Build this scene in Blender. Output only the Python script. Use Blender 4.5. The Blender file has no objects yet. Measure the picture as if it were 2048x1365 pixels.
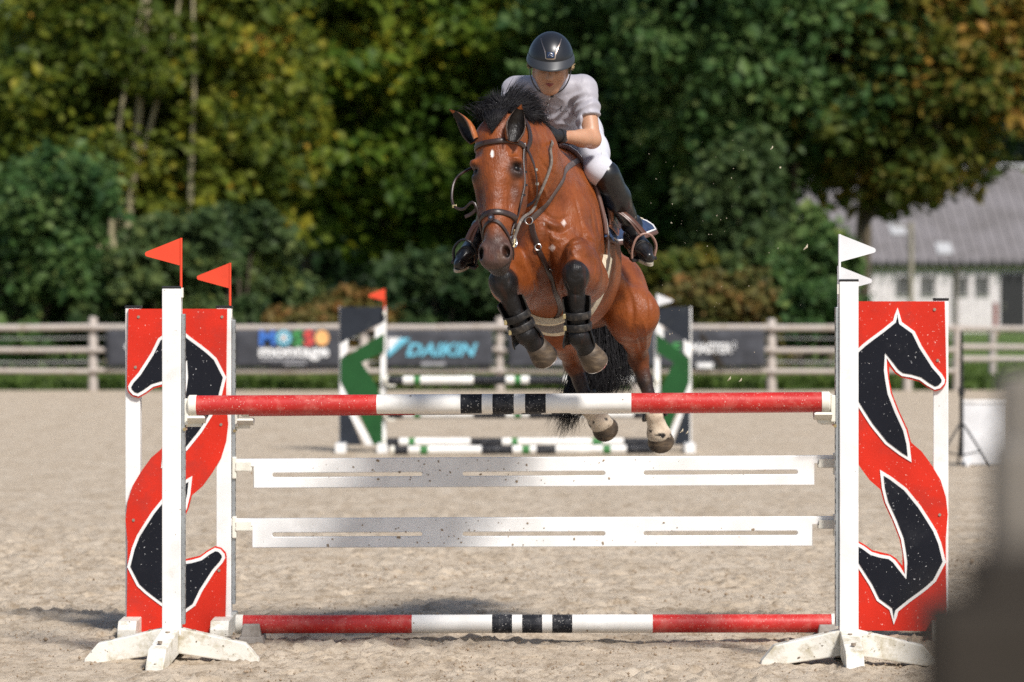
import bpy, bmesh, math, random
import numpy as np
from mathutils import Vector, Matrix
from mathutils.bvhtree import BVHTree

# ------------------------------------------------------------------ camera, sky, sun, exposure
SC = bpy.context.scene
COL = SC.collection
FPX, CAMY, CAMZ, HV = 7680.0, -17.94, 1.75, 576.0
cam = bpy.data.cameras.new('camera')
cam.lens = 135.0; cam.sensor_width = 36.0; cam.sensor_fit = 'HORIZONTAL'
cam.shift_y = -(682.5 - HV) / 2048.0
cam.clip_start = 0.2; cam.clip_end = 2000.0
cam.dof.use_dof = True; cam.dof.focus_distance = 17.75; cam.dof.aperture_fstop = 3.0
camo = bpy.data.objects.new('camera', cam); COL.objects.link(camo)
camo.location = (0, CAMY, CAMZ); camo.rotation_euler = (math.radians(90), 0, 0)
SC.camera = camo

SUN_EL, SUN_AZ = math.radians(46), math.radians(31)      # azimuth: to the right of the camera, behind it
sdir = Vector((math.sin(SUN_AZ) * math.cos(SUN_EL), -math.cos(SUN_AZ) * math.cos(SUN_EL), math.sin(SUN_EL)))
world = bpy.data.worlds.new('World'); SC.world = world; world.use_nodes = True
wn = world.node_tree.nodes; wl = world.node_tree.links
sky = wn.new('ShaderNodeTexSky'); sky.sky_type = 'NISHITA'; sky.sun_disc = False
sky.sun_elevation = SUN_EL; sky.sun_rotation = math.atan2(sdir.x, sdir.y)
sky.air_density = 1.0; sky.dust_density = 1.5
bg = wn['Background']; bg.inputs["Strength"].default_value = 0.105
wl.new(sky.outputs[0], bg.inputs[0])
sl = bpy.data.lights.new('sun', 'SUN'); sl.energy = 4.5; sl.angle = math.radians(9.0); sl.color = (1.0, 0.96, 0.91)
so = bpy.data.objects.new('sun', sl); COL.objects.link(so); so.location = sdir * 60
so.rotation_euler = sdir.to_track_quat('Z', 'Y').to_euler()
SC.view_settings.view_transform = 'Standard'; SC.view_settings.look = 'None'
SC.view_settings.exposure = 0.14; SC.view_settings.gamma = 1.0; SC.view_settings.use_curve_mapping = False
SC.render.engine = 'CYCLES'
SC.cycles.max_bounces = 6; SC.cycles.transparent_max_bounces = 6; SC.cycles.use_denoising = False
SC.cycles.sample_clamp_indirect = 4.0

rng = np.random.default_rng(7)
random.seed(7)
def P(u, v, y):
    """A place in the arena from its bearing (u right, v down) and its depth y behind the front fence."""
    d = y - CAMY
    return np.array([(u - 1024.0) * d / FPX, y, CAMZ - (v - HV) * d / FPX])
def V3(a): return Vector((float(a[0]), float(a[1]), float(a[2])))
def nrm(a):
    a = np.asarray(a, float); return a / (np.linalg.norm(a) + 1e-12)

# ------------------------------------------------------------------ materials
MATS = {}
def newmat(name):
    m = bpy.data.materials.new(name); m.use_nodes = True; MATS[name] = m
    return m, m.node_tree.nodes, m.node_tree.links, m.node_tree.nodes['Principled BSDF']
def mixc(n, l, fac, a, b, mode='MIX'):
    x = n.new('ShaderNodeMix'); x.data_type = 'RGBA'; x.blend_type = mode
    for s, val in ((0, fac), (6, a), (7, b)):
        if hasattr(val, 'is_linked') or isinstance(val, bpy.types.NodeSocket): l.new(val, x.inputs[s])
        elif s == 0: x.inputs[0].default_value = val
        else: x.inputs[s].default_value = (*val, 1.0)
    return x.outputs[2]
def coord(n): return n.new('ShaderNodeTexCoord').outputs['Object']
def mapped(n, l, scale=(1, 1, 1)):
    m = n.new('ShaderNodeMapping'); m.inputs['Scale'].default_value = scale
    l.new(coord(n), m.inputs['Vector']); return m.outputs[0]
def noise(n, l, scale, detail=4, vec=None, rough=0.55):
    x = n.new('ShaderNodeTexNoise'); x.inputs['Scale'].default_value = scale
    x.inputs['Detail'].default_value = detail; x.inputs['Roughness'].default_value = rough
    l.new(vec if vec is not None else coord(n), x.inputs['Vector']); return x.outputs['Fac']
def ramp(n, l, fac, stops):
    r = n.new('ShaderNodeValToRGB'); e = r.color_ramp.elements
    while len(e) < len(stops): e.new(0.5)
    for i, (p, c) in enumerate(stops):
        e[i].position = p; e[i].color = (*c, 1.0) if len(c) == 3 else c
    l.new(fac, r.inputs[0]); return r.outputs[0]
def step(n, l, fac, a, b):
    return ramp(n, l, fac, [(a, (0, 0, 0)), (b, (1, 1, 1))])
def bump(n, l, h, bs, strength, dist=0.01):
    b = n.new('ShaderNodeBump'); b.inputs['Strength'].default_value = strength; b.inputs['Distance'].default_value = dist
    l.new(h, b.inputs['Height']); l.new(b.outputs[0], bs.inputs['Normal'])
def paint(name, col, rough=0.4, spec=0.5, chip=None, chip_at=0.66, chip_scale=60, dirt=None, dirt_at=0.55, dirt_scale=7, metal=0.0, bmp=0.05, bscale=90, var=0.12):
    m, n, l, bs = newmat(name)
    c = ramp(n, l, noise(n, l, 5, 3), [(0.3, tuple(x * (1 - var) for x in col)), (0.7, tuple(min(1, x * (1 + var)) for x in col))])
    if dirt is not None:
        c = mixc(n, l, step(n, l, noise(n, l, dirt_scale, 6, rough=0.7), dirt_at, dirt_at + 0.2), c, dirt)
    if chip is not None:
        c = mixc(n, l, step(n, l, noise(n, l, chip_scale, 3), chip_at, chip_at + 0.04), c, chip)
    l.new(c, bs.inputs['Base Color'])
    bs.inputs['Roughness'].default_value = rough; bs.inputs['Metallic'].default_value = metal; bs.inputs['Specular IOR Level'].default_value = spec
    if bmp: bump(n, l, noise(n, l, bscale, 4), bs, bmp, 0.004)
    return m
WHITE_ = (0.78, 0.77, 0.75)
paint('white_paint', WHITE_, 0.38, chip=(0.35, 0.32, 0.28), chip_at=0.70, chip_scale=55, dirt=(0.60, 0.57, 0.52), dirt_at=0.56)
paint('foot_paint', (0.70, 0.67, 0.60), 0.55, chip=(0.16, 0.13, 0.09), chip_at=0.66, chip_scale=45, dirt=(0.40, 0.35, 0.24), dirt_at=0.47, dirt_scale=11, bmp=0.2)
paint('plank_paint', (0.82, 0.81, 0.79), 0.36, chip=(0.30, 0.22, 0.14), chip_at=0.71, chip_scale=60, dirt=(0.75, 0.73, 0.70), dirt_at=0.5, dirt_scale=4)
paint('red_board', (0.56, 0.022, 0.008), 0.45, spec=0.3, chip=(0.75, 0.40, 0.34), chip_at=0.675, chip_scale=85, dirt=(0.40, 0.03, 0.02), dirt_at=0.5, dirt_scale=4, bmp=0.12)
paint('black_board', (0.008, 0.009, 0.014), 0.6, chip=(0.50, 0.50, 0.50), chip_at=0.685, chip_scale=80, dirt=(0.018, 0.019, 0.024), dirt_at=0.55, spec=0.15)
paint('outline_paint', (0.78, 0.77, 0.75), 0.4, dirt=(0.68, 0.66, 0.63))
paint('pole_red', (0.46, 0.018, 0.014), 0.42, chip=(0.62, 0.36, 0.30), chip_at=0.645, chip_scale=130, dirt=(0.52, 0.10, 0.08), dirt_at=0.48, dirt_scale=14, bmp=0.15)
paint('pole_white', (0.76, 0.74, 0.70), 0.42, chip=(0.22, 0.16, 0.10), chip_at=0.70, chip_scale=42, dirt=(0.64, 0.60, 0.53), dirt_at=0.55)
paint('pole_black', (0.016, 0.017, 0.021), 0.5, chip=(0.45, 0.43, 0.40), chip_at=0.64, chip_scale=130, dirt=(0.07, 0.07, 0.075), dirt_at=0.5, dirt_scale=18, bmp=0.15, spec=0.15)
paint('pole_green', (0.03, 0.16, 0.035), 0.5)
paint('cup_plastic', (0.72, 0.69, 0.60), 0.45, dirt=(0.5, 0.45, 0.36), dirt_at=0.6)
paint('galvanised', (0.42, 0.44, 0.45), 0.42, metal=0.75, chip=(0.25, 0.26, 0.27), chip_at=0.6, chip_scale=120, dirt=(0.30, 0.31, 0.31))
paint('screw_steel', (0.35, 0.28, 0.22), 0.5, metal=0.6)
paint('flag_red', (0.72, 0.055, 0.016), 0.5, bmp=0.02)
paint('flag_white', (0.66, 0.66, 0.67), 0.5, bmp=0.02)
paint('concrete', (0.30, 0.27, 0.24), 0.85, dirt=(0.18, 0.15, 0.12), dirt_at=0.5, bmp=0.4)
paint('dark_wing', (0.022, 0.026, 0.034), 0.5, dirt=(0.04, 0.045, 0.05), spec=0.15)
paint('green_wing', (0.016, 0.075, 0.022), 0.5, spec=0.15)
paint('fence_wood', (0.43, 0.38, 0.34), 0.8, dirt=(0.30, 0.25, 0.20), dirt_at=0.5, dirt_scale=5, bmp=0.3, bscale=30)
paint('fence_wire', (0.30, 0.30, 0.29), 0.5)
paint('banner_cloth', (0.055, 0.057, 0.066), 0.6, bmp=0.15, bscale=5, var=0.25, spec=0.15)
for nm, c in (('print_blue', (0.04, 0.16, 0.55)), ('print_sky', (0.12, 0.42, 0.65)), ('print_green', (0.05, 0.28, 0.07)), ('print_red', (0.62, 0.06, 0.05)),
              ('print_orange', (0.80, 0.42, 0.15)), ('print_white', (0.75, 0.75, 0.75)), ('print_grey', (0.30, 0.30, 0.32)), ('print_cyan', (0.13, 0.44, 0.58))):
    paint(nm, c, 0.6, bmp=0)
paint('near_post_grey', (0.040, 0.034, 0.028), 0.9, spec=0.05, dirt=(0.028, 0.024, 0.019), bmp=0.3)
paint('near_post_beige', (0.17, 0.15, 0.125), 0.8, dirt=(0.12, 0.10, 0.08), bmp=0.3)
paint('barn_wall', (0.70, 0.655, 0.66), 0.7, dirt=(0.62, 0.575, 0.58))
paint('window_frame', (0.30, 0.29, 0.285), 0.7)
paint('barn_roof', (0.205, 0.19, 0.192), 0.9, spec=0.1, dirt=(0.155, 0.143, 0.14), dirt_at=0.45, dirt_scale=0.6)
paint('barn_dark', (0.018, 0.018, 0.02), 0.6)
paint('window_glass', (0.05, 0.055, 0.06), 0.12, bmp=0)
paint('skylight', (0.45, 0.45, 0.45), 0.6)
paint('moss', (0.30, 0.27, 0.21), 0.9)
paint('black_metal', (0.012, 0.012, 0.013), 0.4)
paint('bark', (0.12, 0.095, 0.065), 0.9, dirt=(0.06, 0.05, 0.035), bmp=0.6, bscale=12)
paint('bark_pale', (0.30, 0.26, 0.15), 0.9, dirt=(0.15, 0.13, 0.07), bmp=0.6, bscale=12)
# tack and clothes
paint('tack_leather', (0.030, 0.015, 0.012), 0.38, bmp=0.15, bscale=160, var=0.3, dirt=(0.06, 0.035, 0.028), dirt_at=0.55, dirt_scale=20)
paint('strap_grey', (0.075, 0.052, 0.046), 0.45, bmp=0.15, bscale=160, dirt=(0.15, 0.12, 0.105), dirt_at=0.5, dirt_scale=16)
paint('rein_web', (0.13, 0.11, 0.095), 0.65, bmp=0.3, bscale=220, dirt=(0.30, 0.26, 0.22), dirt_at=0.5, dirt_scale=40)
paint('saddle_tan', (0.23, 0.072, 0.024), 0.34, bmp=0.12, bscale=140, dirt=(0.12, 0.038, 0.016), dirt_at=0.5)
paint('saddle_brown', (0.075, 0.030, 0.017), 0.36, bmp=0.12, bscale=140, dirt=(0.12, 0.05, 0.03), dirt_at=0.55, dirt_scale=18)
paint('girth_leather', (0.085, 0.060, 0.046), 0.5, bmp=0.25, bscale=120, dirt=(0.18, 0.14, 0.11), dirt_at=0.48, dirt_scale=14)
paint('fleece', (0.60, 0.53, 0.40), 0.95, bmp=1.0, bscale=75, dirt=(0.45, 0.37, 0.25), dirt_at=0.5, dirt_scale=25)
paint('piping', (0.70, 0.69, 0.68), 0.6)
paint('pad_trim', (0.11, 0.055, 0.042), 0.6)
paint('brass', (0.62, 0.50, 0.28), 0.28, metal=1.0, bmp=0)
paint('steel', (0.62, 0.60, 0.57), 0.25, metal=1.0, bmp=0)
paint('boot_black', (0.010, 0.010, 0.011), 0.30, bmp=0.1, bscale=60, dirt=(0.022, 0.021, 0.020), dirt_at=0.5, dirt_scale=16)
paint('boot_sole', (0.42, 0.38, 0.30), 0.8, dirt=(0.18, 0.14, 0.10))
paint('horse_boot', (0.014, 0.013, 0.013), 0.48, spec=0.3, bmp=0.25, bscale=80, dirt=(0.075, 0.062, 0.05), dirt_at=0.5, dirt_scale=22)
paint('glove', (0.010, 0.010, 0.011), 0.5, bmp=0.4, bscale=110, dirt=(0.03, 0.03, 0.03), dirt_at=0.6)
paint('helmet_shell', (0.012, 0.013, 0.016), 0.34, bmp=0.03, bscale=300, var=0.05)
paint('helmet_visor', (0.030, 0.032, 0.036), 0.42, bmp=0)
paint('helmet_trim', (0.45, 0.36, 0.30), 0.30, metal=1.0, bmp=0)
paint('breeches', (0.52, 0.52, 0.57), 0.8, bmp=0.15, bscale=30, var=0.03)
paint('stirrup_pink', (0.32, 0.19, 0.15), 0.4, bmp=0)
paint('hair_blond', (0.40, 0.28, 0.14), 0.5)
paint('eye_black', (0.006, 0.004, 0.004), 0.35, spec=0.2, bmp=0)
paint('lips', (0.26, 0.065, 0.055), 0.5, bmp=0)
paint('eye_white', (0.65, 0.62, 0.60), 0.2, bmp=0)
paint('clod', (0.30, 0.225, 0.155), 0.95, spec=0.1, dirt=(0.22, 0.155, 0.10), bmp=0.4)
def quilt_mat():
    m, n, l, bs = newmat('pad_navy')
    c = ramp(n, l, noise(n, l, 60, 3), [(0.3, (0.012, 0.028, 0.075)), (0.7, (0.022, 0.048, 0.115))])
    l.new(c, bs.inputs['Base Color']); bs.inputs['Roughness'].default_value = 0.8
    w = n.new('ShaderNodeTexVoronoi'); w.inputs['Scale'].default_value = 26; l.new(coord(n), w.inputs['Vector'])
    bump(n, l, w.outputs['Distance'], bs, 0.9, 0.02)
quilt_mat()
def skin_mat():
    m, n, l, bs = newmat('skin')
    c = ramp(n, l, noise(n, l, 22, 4), [(0.3, (0.40, 0.205, 0.12)), (0.7, (0.47, 0.255, 0.155))])
    c = mixc(n, l, step(n, l, noise(n, l, 90, 2), 0.74, 0.76), c, (0.22, 0.09, 0.05))
    l.new(c, bs.inputs['Base Color']); bs.inputs['Roughness'].default_value = 0.45
    bs.inputs['Subsurface Weight'].default_value = 0.12; bs.inputs['Subsurface Radius'].default_value = (0.012, 0.005, 0.003)
skin_mat()
def shirt_mat():
    m, n, l, bs = newmat('shirt_cloth')
    c = ramp(n, l, noise(n, l, 14, 3), [(0.3, (0.315, 0.30, 0.335)), (0.7, (0.355, 0.34, 0.375))])
    l.new(c, bs.inputs['Base Color']); bs.inputs['Roughness'].default_value = 0.55
    bs.inputs['Sheen Weight'].default_value = 0.2
    w = noise(n, l, 13, 3, mapped(n, l, (1.5, 0.6, 0.8)), 0.5)
    bump(n, l, w, bs, 0.22, 0.03)
shirt_mat()
def coat_mat():
    m, n, l, bs = newmat('horse_coat')
    a = n.new('ShaderNodeAttribute'); a.attribute_name = 'coat'
    v = ramp(n, l, noise(n, l, 9, 5, rough=0.6), [(0.25, (0.58, 0.52, 0.50)), (0.5, (1, 1, 1)), (0.78, (1.18, 1.24, 1.26))])
    c = mixc(n, l, 1.0, a.outputs['Color'], v, 'MULTIPLY')
    fine = noise(n, l, 160, 3, mapped(n, l, (1, 1, 0.35)))
    l.new(c, bs.inputs['Base Color'])
    rr = ramp(n, l, noise(n, l, 30, 3), [(0.3, (0.33, 0.33, 0.33)), (0.7, (0.52, 0.52, 0.52))])
    l.new(rr, bs.inputs['Roughness'])
    bs.inputs['Specular IOR Level'].default_value = 0.32
    mix = n.new('ShaderNodeMath'); mix.operation = 'ADD'
    big = noise(n, l, 15, 5)
    mm = n.new('ShaderNodeMath'); mm.operation = 'MULTIPLY'; mm.inputs[1].default_value = 3.2; l.new(big, mm.inputs[0])
    l.new(mm.outputs[0], mix.inputs[0]); l.new(fine, mix.inputs[1])
    bump(n, l, mix.outputs[0], bs, 0.30, 0.012)
coat_mat()
def hair_mat(name, c0, c1, r=0.42):
    m, n, l, bs = newmat(name)
    l.new(ramp(n, l, noise(n, l, 40, 3), [(0.3, c0), (0.7, c1)]), bs.inputs['Base Color']); bs.inputs['Roughness'].default_value = r; bs.inputs['Specular IOR Level'].default_value = 0.22
hair_mat('hair_black', (0.005, 0.0045, 0.005), (0.018, 0.016, 0.018), 0.5)
def hoof_mat():
    m, n, l, bs = newmat('hoof_horn')
    c = ramp(n, l, noise(n, l, 14, 4, mapped(n, l, (1, 1, 3))), [(0.3, (0.030, 0.020, 0.012)), (0.52, (0.070, 0.047, 0.028)), (0.75, (0.17, 0.12, 0.07))])
    l.new(c, bs.inputs['Base Color']); bs.inputs['Roughness'].default_value = 0.6
    bump(n, l, noise(n, l, 60, 4), bs, 0.3, 0.01)
hoof_mat()
def sand_mat():
    m, n, l, bs = newmat('sand')
    co = mapped(n, l, (1, 0.55, 1))
    c = ramp(n, l, noise(n, l, 2.2, 6, co, 0.6), [(0.30, (0.455, 0.370, 0.272)), (0.52, (0.530, 0.442, 0.338)), (0.75, (0.585, 0.500, 0.392))])
    wet = step(n, l, noise(n, l, 8, 9, co, 0.80), 0.48, 0.64)
    c = mixc(n, l, wet, c, (0.295, 0.225, 0.152))
    gr = step(n, l, noise(n, l, 48, 7, co, 0.80), 0.565, 0.66)
    c = mixc(n, l, gr, c, (0.14, 0.098, 0.063))
    l.new(c, bs.inputs['Base Color']); bs.inputs['Roughness'].default_value = 0.95
    bs.inputs['Specular IOR Level'].default_value = 0.1
    bump(n, l, noise(n, l, 55, 8, co, 0.82), bs, 0.55, 0.03)
sand_mat()
def grass_mat():
    m, n, l, bs = newmat('grass_ground')
    c = ramp(n, l, noise(n, l, 0.9, 6, rough=0.7), [(0.30, (0.06, 0.12, 0.02)), (0.55, (0.12, 0.20, 0.03)), (0.72, (0.24, 0.22, 0.07))])
    l.new(c, bs.inputs['Base Color']); bs.inputs['Roughness'].default_value = 0.9
    bump(n, l, noise(n, l, 30, 5), bs, 1.0, 0.1)
grass_mat()
def leaf_mat(name, stops, trans=0.35):
    m = bpy.data.materials.new(name); m.use_nodes = True; MATS[name] = m
    n = m.node_tree.nodes; l = m.node_tree.links; bs = n['Principled BSDF']; out = n['Material Output']
    a = n.new('ShaderNodeAttribute'); a.attribute_name = 'tone'
    c = ramp(n, l, a.outputs['Fac'], stops)
    l.new(c, bs.inputs['Base Color']); bs.inputs['Roughness'].default_value = 0.55
    bs.inputs['Specular IOR Level'].default_value = 0.22
    t = n.new('ShaderNodeBsdfTranslucent'); l.new(c, t.inputs['Color'])
    x = n.new('ShaderNodeMixShader'); x.inputs[0].default_value = trans
    l.new(bs.outputs[0], x.inputs[1]); l.new(t.outputs[0], x.inputs[2]); l.new(x.outputs[0], out.inputs[0])
leaf_mat('leaf_olive', [(0.0, (0.030, 0.055, 0.008)), (0.35, (0.078, 0.115, 0.014)), (0.68, (0.168, 0.190, 0.020)), (0.93, (0.33, 0.29, 0.026)), (1.0, (0.42, 0.24, 0.028))], 0.45)
leaf_mat('leaf_green', [(0.0, (0.018, 0.052, 0.009)), (0.5, (0.065, 0.125, 0.014)), (0.85, (0.170, 0.220, 0.020)), (1.0, (0.34, 0.31, 0.024))], 0.42)
leaf_mat('leaf_deep', [(0.0, (0.016, 0.050, 0.016)), (0.5, (0.052, 0.110, 0.028)), (0.9, (0.125, 0.195, 0.055)), (1.0, (0.20, 0.25, 0.07))], 0.4)
leaf_mat('leaf_shaded', [(0.0, (0.006, 0.018, 0.006)), (0.6, (0.016, 0.038, 0.010)), (1.0, (0.046, 0.078, 0.018))])  # deep shade inside the wood put into the leaf colour
leaf_mat('leaf_autumn', [(0.0, (0.030, 0.065, 0.012)), (0.45, (0.085, 0.115, 0.018)), (0.75, (0.20, 0.160, 0.024)), (1.0, (0.38, 0.19, 0.034))], 0.42)
leaf_mat('leaf_grey', [(0.0, (0.024, 0.054, 0.018)), (0.6, (0.078, 0.120, 0.038)), (1.0, (0.18, 0.205, 0.052))], 0.4)
leaf_mat('leaf_brown', [(0.0, (0.05, 0.065, 0.015)), (0.5, (0.13, 0.11, 0.028)), (1.0, (0.30, 0.13, 0.040))])
leaf_mat('leaf_grass', [(0.0, (0.05, 0.09, 0.018)), (0.6, (0.10, 0.155, 0.032)), (1.0, (0.20, 0.21, 0.06))])

# ------------------------------------------------------------------ object helpers
def thing(name, label, cat, loc=(0, 0, 0), group=None):
    o = bpy.data.objects.new(name, None); COL.objects.link(o); o.location = V3(loc); o.empty_display_size = 0.1
    o['label'] = label; o['category'] = cat
    if group: o['group'] = group
    return o
def tag(o, label, cat, group=None, kind=None):
    o['label'] = label; o['category'] = cat
    if group: o['group'] = group
    if kind: o['kind'] = kind
    return o
def rootoff(p):
    v = Vector((0, 0, 0))
    while p is not None: v += p.location; p = p.parent
    return v
def link(name, me, mats, parent=None, loc=None, label=None):
    """Mesh given in place coordinates; parents keep it there."""
    o = bpy.data.objects.new(name, me); COL.objects.link(o)
    if mats is not None and not me.materials:
        for m in (mats if isinstance(mats, (list, tuple)) else [mats]): me.materials.append(MATS[m])
    if parent is not None:
        o.parent = parent
        off = rootoff(parent)
        o.location = (Vector(loc) if loc is not None else Vector((0, 0, 0))) - off
    elif loc is not None: o.location = loc
    if label: o['label'] = label
    return o
def np_mesh(name, V, F, smooth=True, attr=None):
    me = bpy.data.meshes.new(name)
    V = np.ascontiguousarray(V, np.float32); F = np.ascontiguousarray(F, np.int32); k = F.shape[1]
    me.vertices.add(len(V)); me.vertices.foreach_set('co', V.ravel())
    me.loops.add(F.size); me.loops.foreach_set('vertex_index', F.ravel())
    me.polygons.add(len(F)); me.polygons.foreach_set('loop_start', np.arange(0, F.size, k, dtype=np.int32))
    try: me.polygons.foreach_set('loop_total', np.full(len(F), k, np.int32))
    except Exception: pass
    me.polygons.foreach_set('use_smooth', np.full(len(F), smooth))
    me.update(calc_edges=True)
    return me
class MB:
    def __init__(s): s.v = []; s.f = []; s.m = []; s.mi = 0
    def add(s, vs, fs):
        b = len(s.v); s.v += [tuple(map(float, x)) for x in vs]
        for f in fs: s.f.append([b + i for i in f]); s.m.append(s.mi)
    def box(s, c, size, rot=None, taper=1.0):
        x, y, z = (q / 2 for q in size); vs = []
        for dz in (-1, 1):
            k = taper if dz > 0 else 1.0
            for dx, dy in ((-1, -1), (1, -1), (1, 1), (-1, 1)):
                p = Vector((dx * x * k, dy * y * k, dz * z))
                if rot is not None: p = rot @ p
                vs.append(p + V3(c))
        s.add(vs, [(3, 2, 1, 0), (4, 5, 6, 7), (0, 1, 5, 4), (1, 2, 6, 5), (2, 3, 7, 6), (3, 0, 4, 7)])
    def tube(s, pts, r, n=8, cap=True, flat=1.0):
        pts = [np.asarray(p, float) for p in pts]; m = len(pts)
        rr = [r] * m if np.isscalar(r) else list(r)
        t0 = nrm(pts[1] - pts[0]); a = nrm(np.cross(t0, (0, 0, 1) if abs(t0[2]) < 0.9 else (0, 1, 0)))
        rings = []
        for i in range(m):
            t = nrm(pts[min(i + 1, m - 1)] - pts[max(i - 1, 0)])
            a = nrm(a - t * np.dot(a, t)); b = np.cross(t, a)
            rings.append([pts[i] + rr[i] * (math.cos(q) * a + flat * math.sin(q) * b) for q in np.linspace(0, 2 * math.pi, n, endpoint=False)])
        vs = [p for g in rings for p in g]; fs = []
        for i in range(m - 1):
            for j in range(n):
                k = (j + 1) % n; fs.append((i * n + j, i * n + k, (i + 1) * n + k, (i + 1) * n + j))
        if cap: fs.append(tuple(range(n))[::-1]); fs.append(tuple((m - 1) * n + j for j in range(n)))
        s.add(vs, fs)
    def ribbon(s, pts, nor, w, th):
        """A strap: centre line, surface normals, width, thickness (rounded rectangle section)."""
        pts = [np.asarray(p, float) for p in pts]; m = len(pts); ww = [w] * m if np.isscalar(w) else list(w)
        sec = [(-.5, -.5), (.5, -.5), (.5, .15), (.40, .5), (-.40, .5), (-.5, .15)]; K = len(sec); vs = []; fs = []
        for i in range(m):
            t = nrm(pts[min(i + 1, m - 1)] - pts[max(i - 1, 0)]); nn = np.asarray(nor[i], float)
            nn = nrm(nn - t * np.dot(nn, t)); b = np.cross(t, nn)
            for x, y in sec: vs.append(pts[i] + b * x * ww[i] + nn * y * th)
        for i in range(m - 1):
            for j in range(K):
                k = (j + 1) % K; fs.append((i * K + j, i * K + k, (i + 1) * K + k, (i + 1) * K + j))
        fs.append(tuple(range(K))[::-1]); fs.append(tuple((m - 1) * K + j for j in range(K)))
        s.add(vs, fs)
    def mesh(s, name, smooth=False, bevel=0.0, angle=40):
        me = bpy.data.meshes.new(name); me.from_pydata(s.v, [], s.f); me.update()
        if any(s.m): me.polygons.foreach_set('material_index', s.m)
        bm = bmesh.new(); bm.from_mesh(me)
        bmesh.ops.recalc_face_normals(bm, faces=bm.faces)
        if bevel:
            eds = [e for e in bm.edges if len(e.link_faces) == 2 and e.calc_face_angle(0) > 0.5]
            bmesh.ops.bevel(bm, geom=eds, offset=bevel, segments=2, affect='EDGES', profile=0.6)
        bm.to_mesh(me); bm.free()
        if smooth: me.shade_smooth() if hasattr(me, 'shade_smooth') else None
        if smooth:
            me.set_sharp_from_angle(angle=math.radians(angle))
        return me
    def obj(s, name, mats, parent=None, smooth=False, bevel=0.0, label=None, angle=40):
        return link(name, s.mesh(name, smooth, bevel, angle), mats, parent, label=label)
def catmull(pts, n):
    pts = [np.asarray(p, float) for p in pts]
    q = [2 * pts[0] - pts[1]] + pts + [2 * pts[-1] - pts[-2]]; out = []
    seg = len(pts) - 1
    for i in range(n):
        x = i / (n - 1) * seg; k = min(int(x), seg - 1); t = x - k
        a, b, c, d = q[k:k + 4]
        out.append(0.5 * (2 * b + (c - a) * t + (2 * a - 5 * b + 4 * c - d) * t * t + (3 * b - a - 3 * c + d) * t ** 3))
    return out
def shape2d(name, polys, depth, origin, rz=0.0, bevel=0.0):
    """Flat board in the x-z plane (x, z lists, holes as further loops), facing -y; origin is its 0,0 on the mid plane."""
    cu = bpy.data.curves.new(name, 'CURVE'); cu.dimensions = '2D'; cu.fill_mode = 'BOTH'
    cu.extrude = max(depth / 2 - bevel, 1e-4); cu.bevel_depth = bevel; cu.bevel_resolution = 1; cu.offset = -bevel
    for p in polys:
        sp = cu.splines.new('POLY'); sp.points.add(len(p) - 1); sp.use_cyclic_u = True
        for i, (x, z) in enumerate(p): sp.points[i].co = (x, z, 0, 1)
    return curve_mesh(name, cu, Matrix.Translation(V3(origin)) @ Matrix.Rotation(rz, 4, 'Z') @ Matrix.Rotation(math.radians(90), 4, 'X'))
def curve_mesh(name, cu, M):
    ob = bpy.data.objects.new(name, cu); COL.objects.link(ob)
    bpy.context.view_layer.update(); dg = bpy.context.evaluated_depsgraph_get()
    me = bpy.data.meshes.new_from_object(ob.evaluated_get(dg)); me.name = name
    bpy.data.objects.remove(ob); bpy.data.curves.remove(cu)
    me.transform(M); me.materials.clear(); return me
def text_mesh(name, body, size, origin, width=None, shear=0.0, bold=0.0, depth=0.006, rz=0.0):
    cu = bpy.data.curves.new(name, 'FONT'); cu.body = body; cu.size = size; cu.shear = shear; cu.offset = bold * size
    cu.extrude = depth / 2; cu.align_x = 'LEFT'; cu.resolution_u = 3
    me = curve_mesh(name, cu, Matrix())
    xs = [v.co.x for v in me.vertices]; x0, x1 = min(xs), max(xs)
    sx = (width / (x1 - x0)) if width else 1.0
    me.transform(Matrix.Translation(V3(origin)) @ Matrix.Rotation(rz, 4, 'Z') @ Matrix.Rotation(math.radians(90), 4, 'X') @ Matrix.Diagonal((sx, 1, 1, 1)) @ Matrix.Translation((-x0, 0, 0)))
    return me
def inset(poly, d):
    """Poly moved inwards by d (simple mitred offset)."""
    a = np.asarray(poly, float); n = len(a)
    area = 0.5 * np.sum(a[:, 0] * np.roll(a[:, 1], -1) - np.roll(a[:, 0], -1) * a[:, 1]); sg = 1 if area > 0 else -1
    out = []
    for i in range(n):
        e0 = nrm(a[i] - a[i - 1]); e1 = nrm(a[(i + 1) % n] - a[i])
        n0 = np.array([-e0[1], e0[0]]) * sg; n1 = np.array([-e1[1], e1[0]]) * sg
        b = n0 + n1; L = max(np.dot(b, b) / 2, 0.30); out.append(tuple(a[i] + b * d / L * 1.0))
    return out

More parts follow.
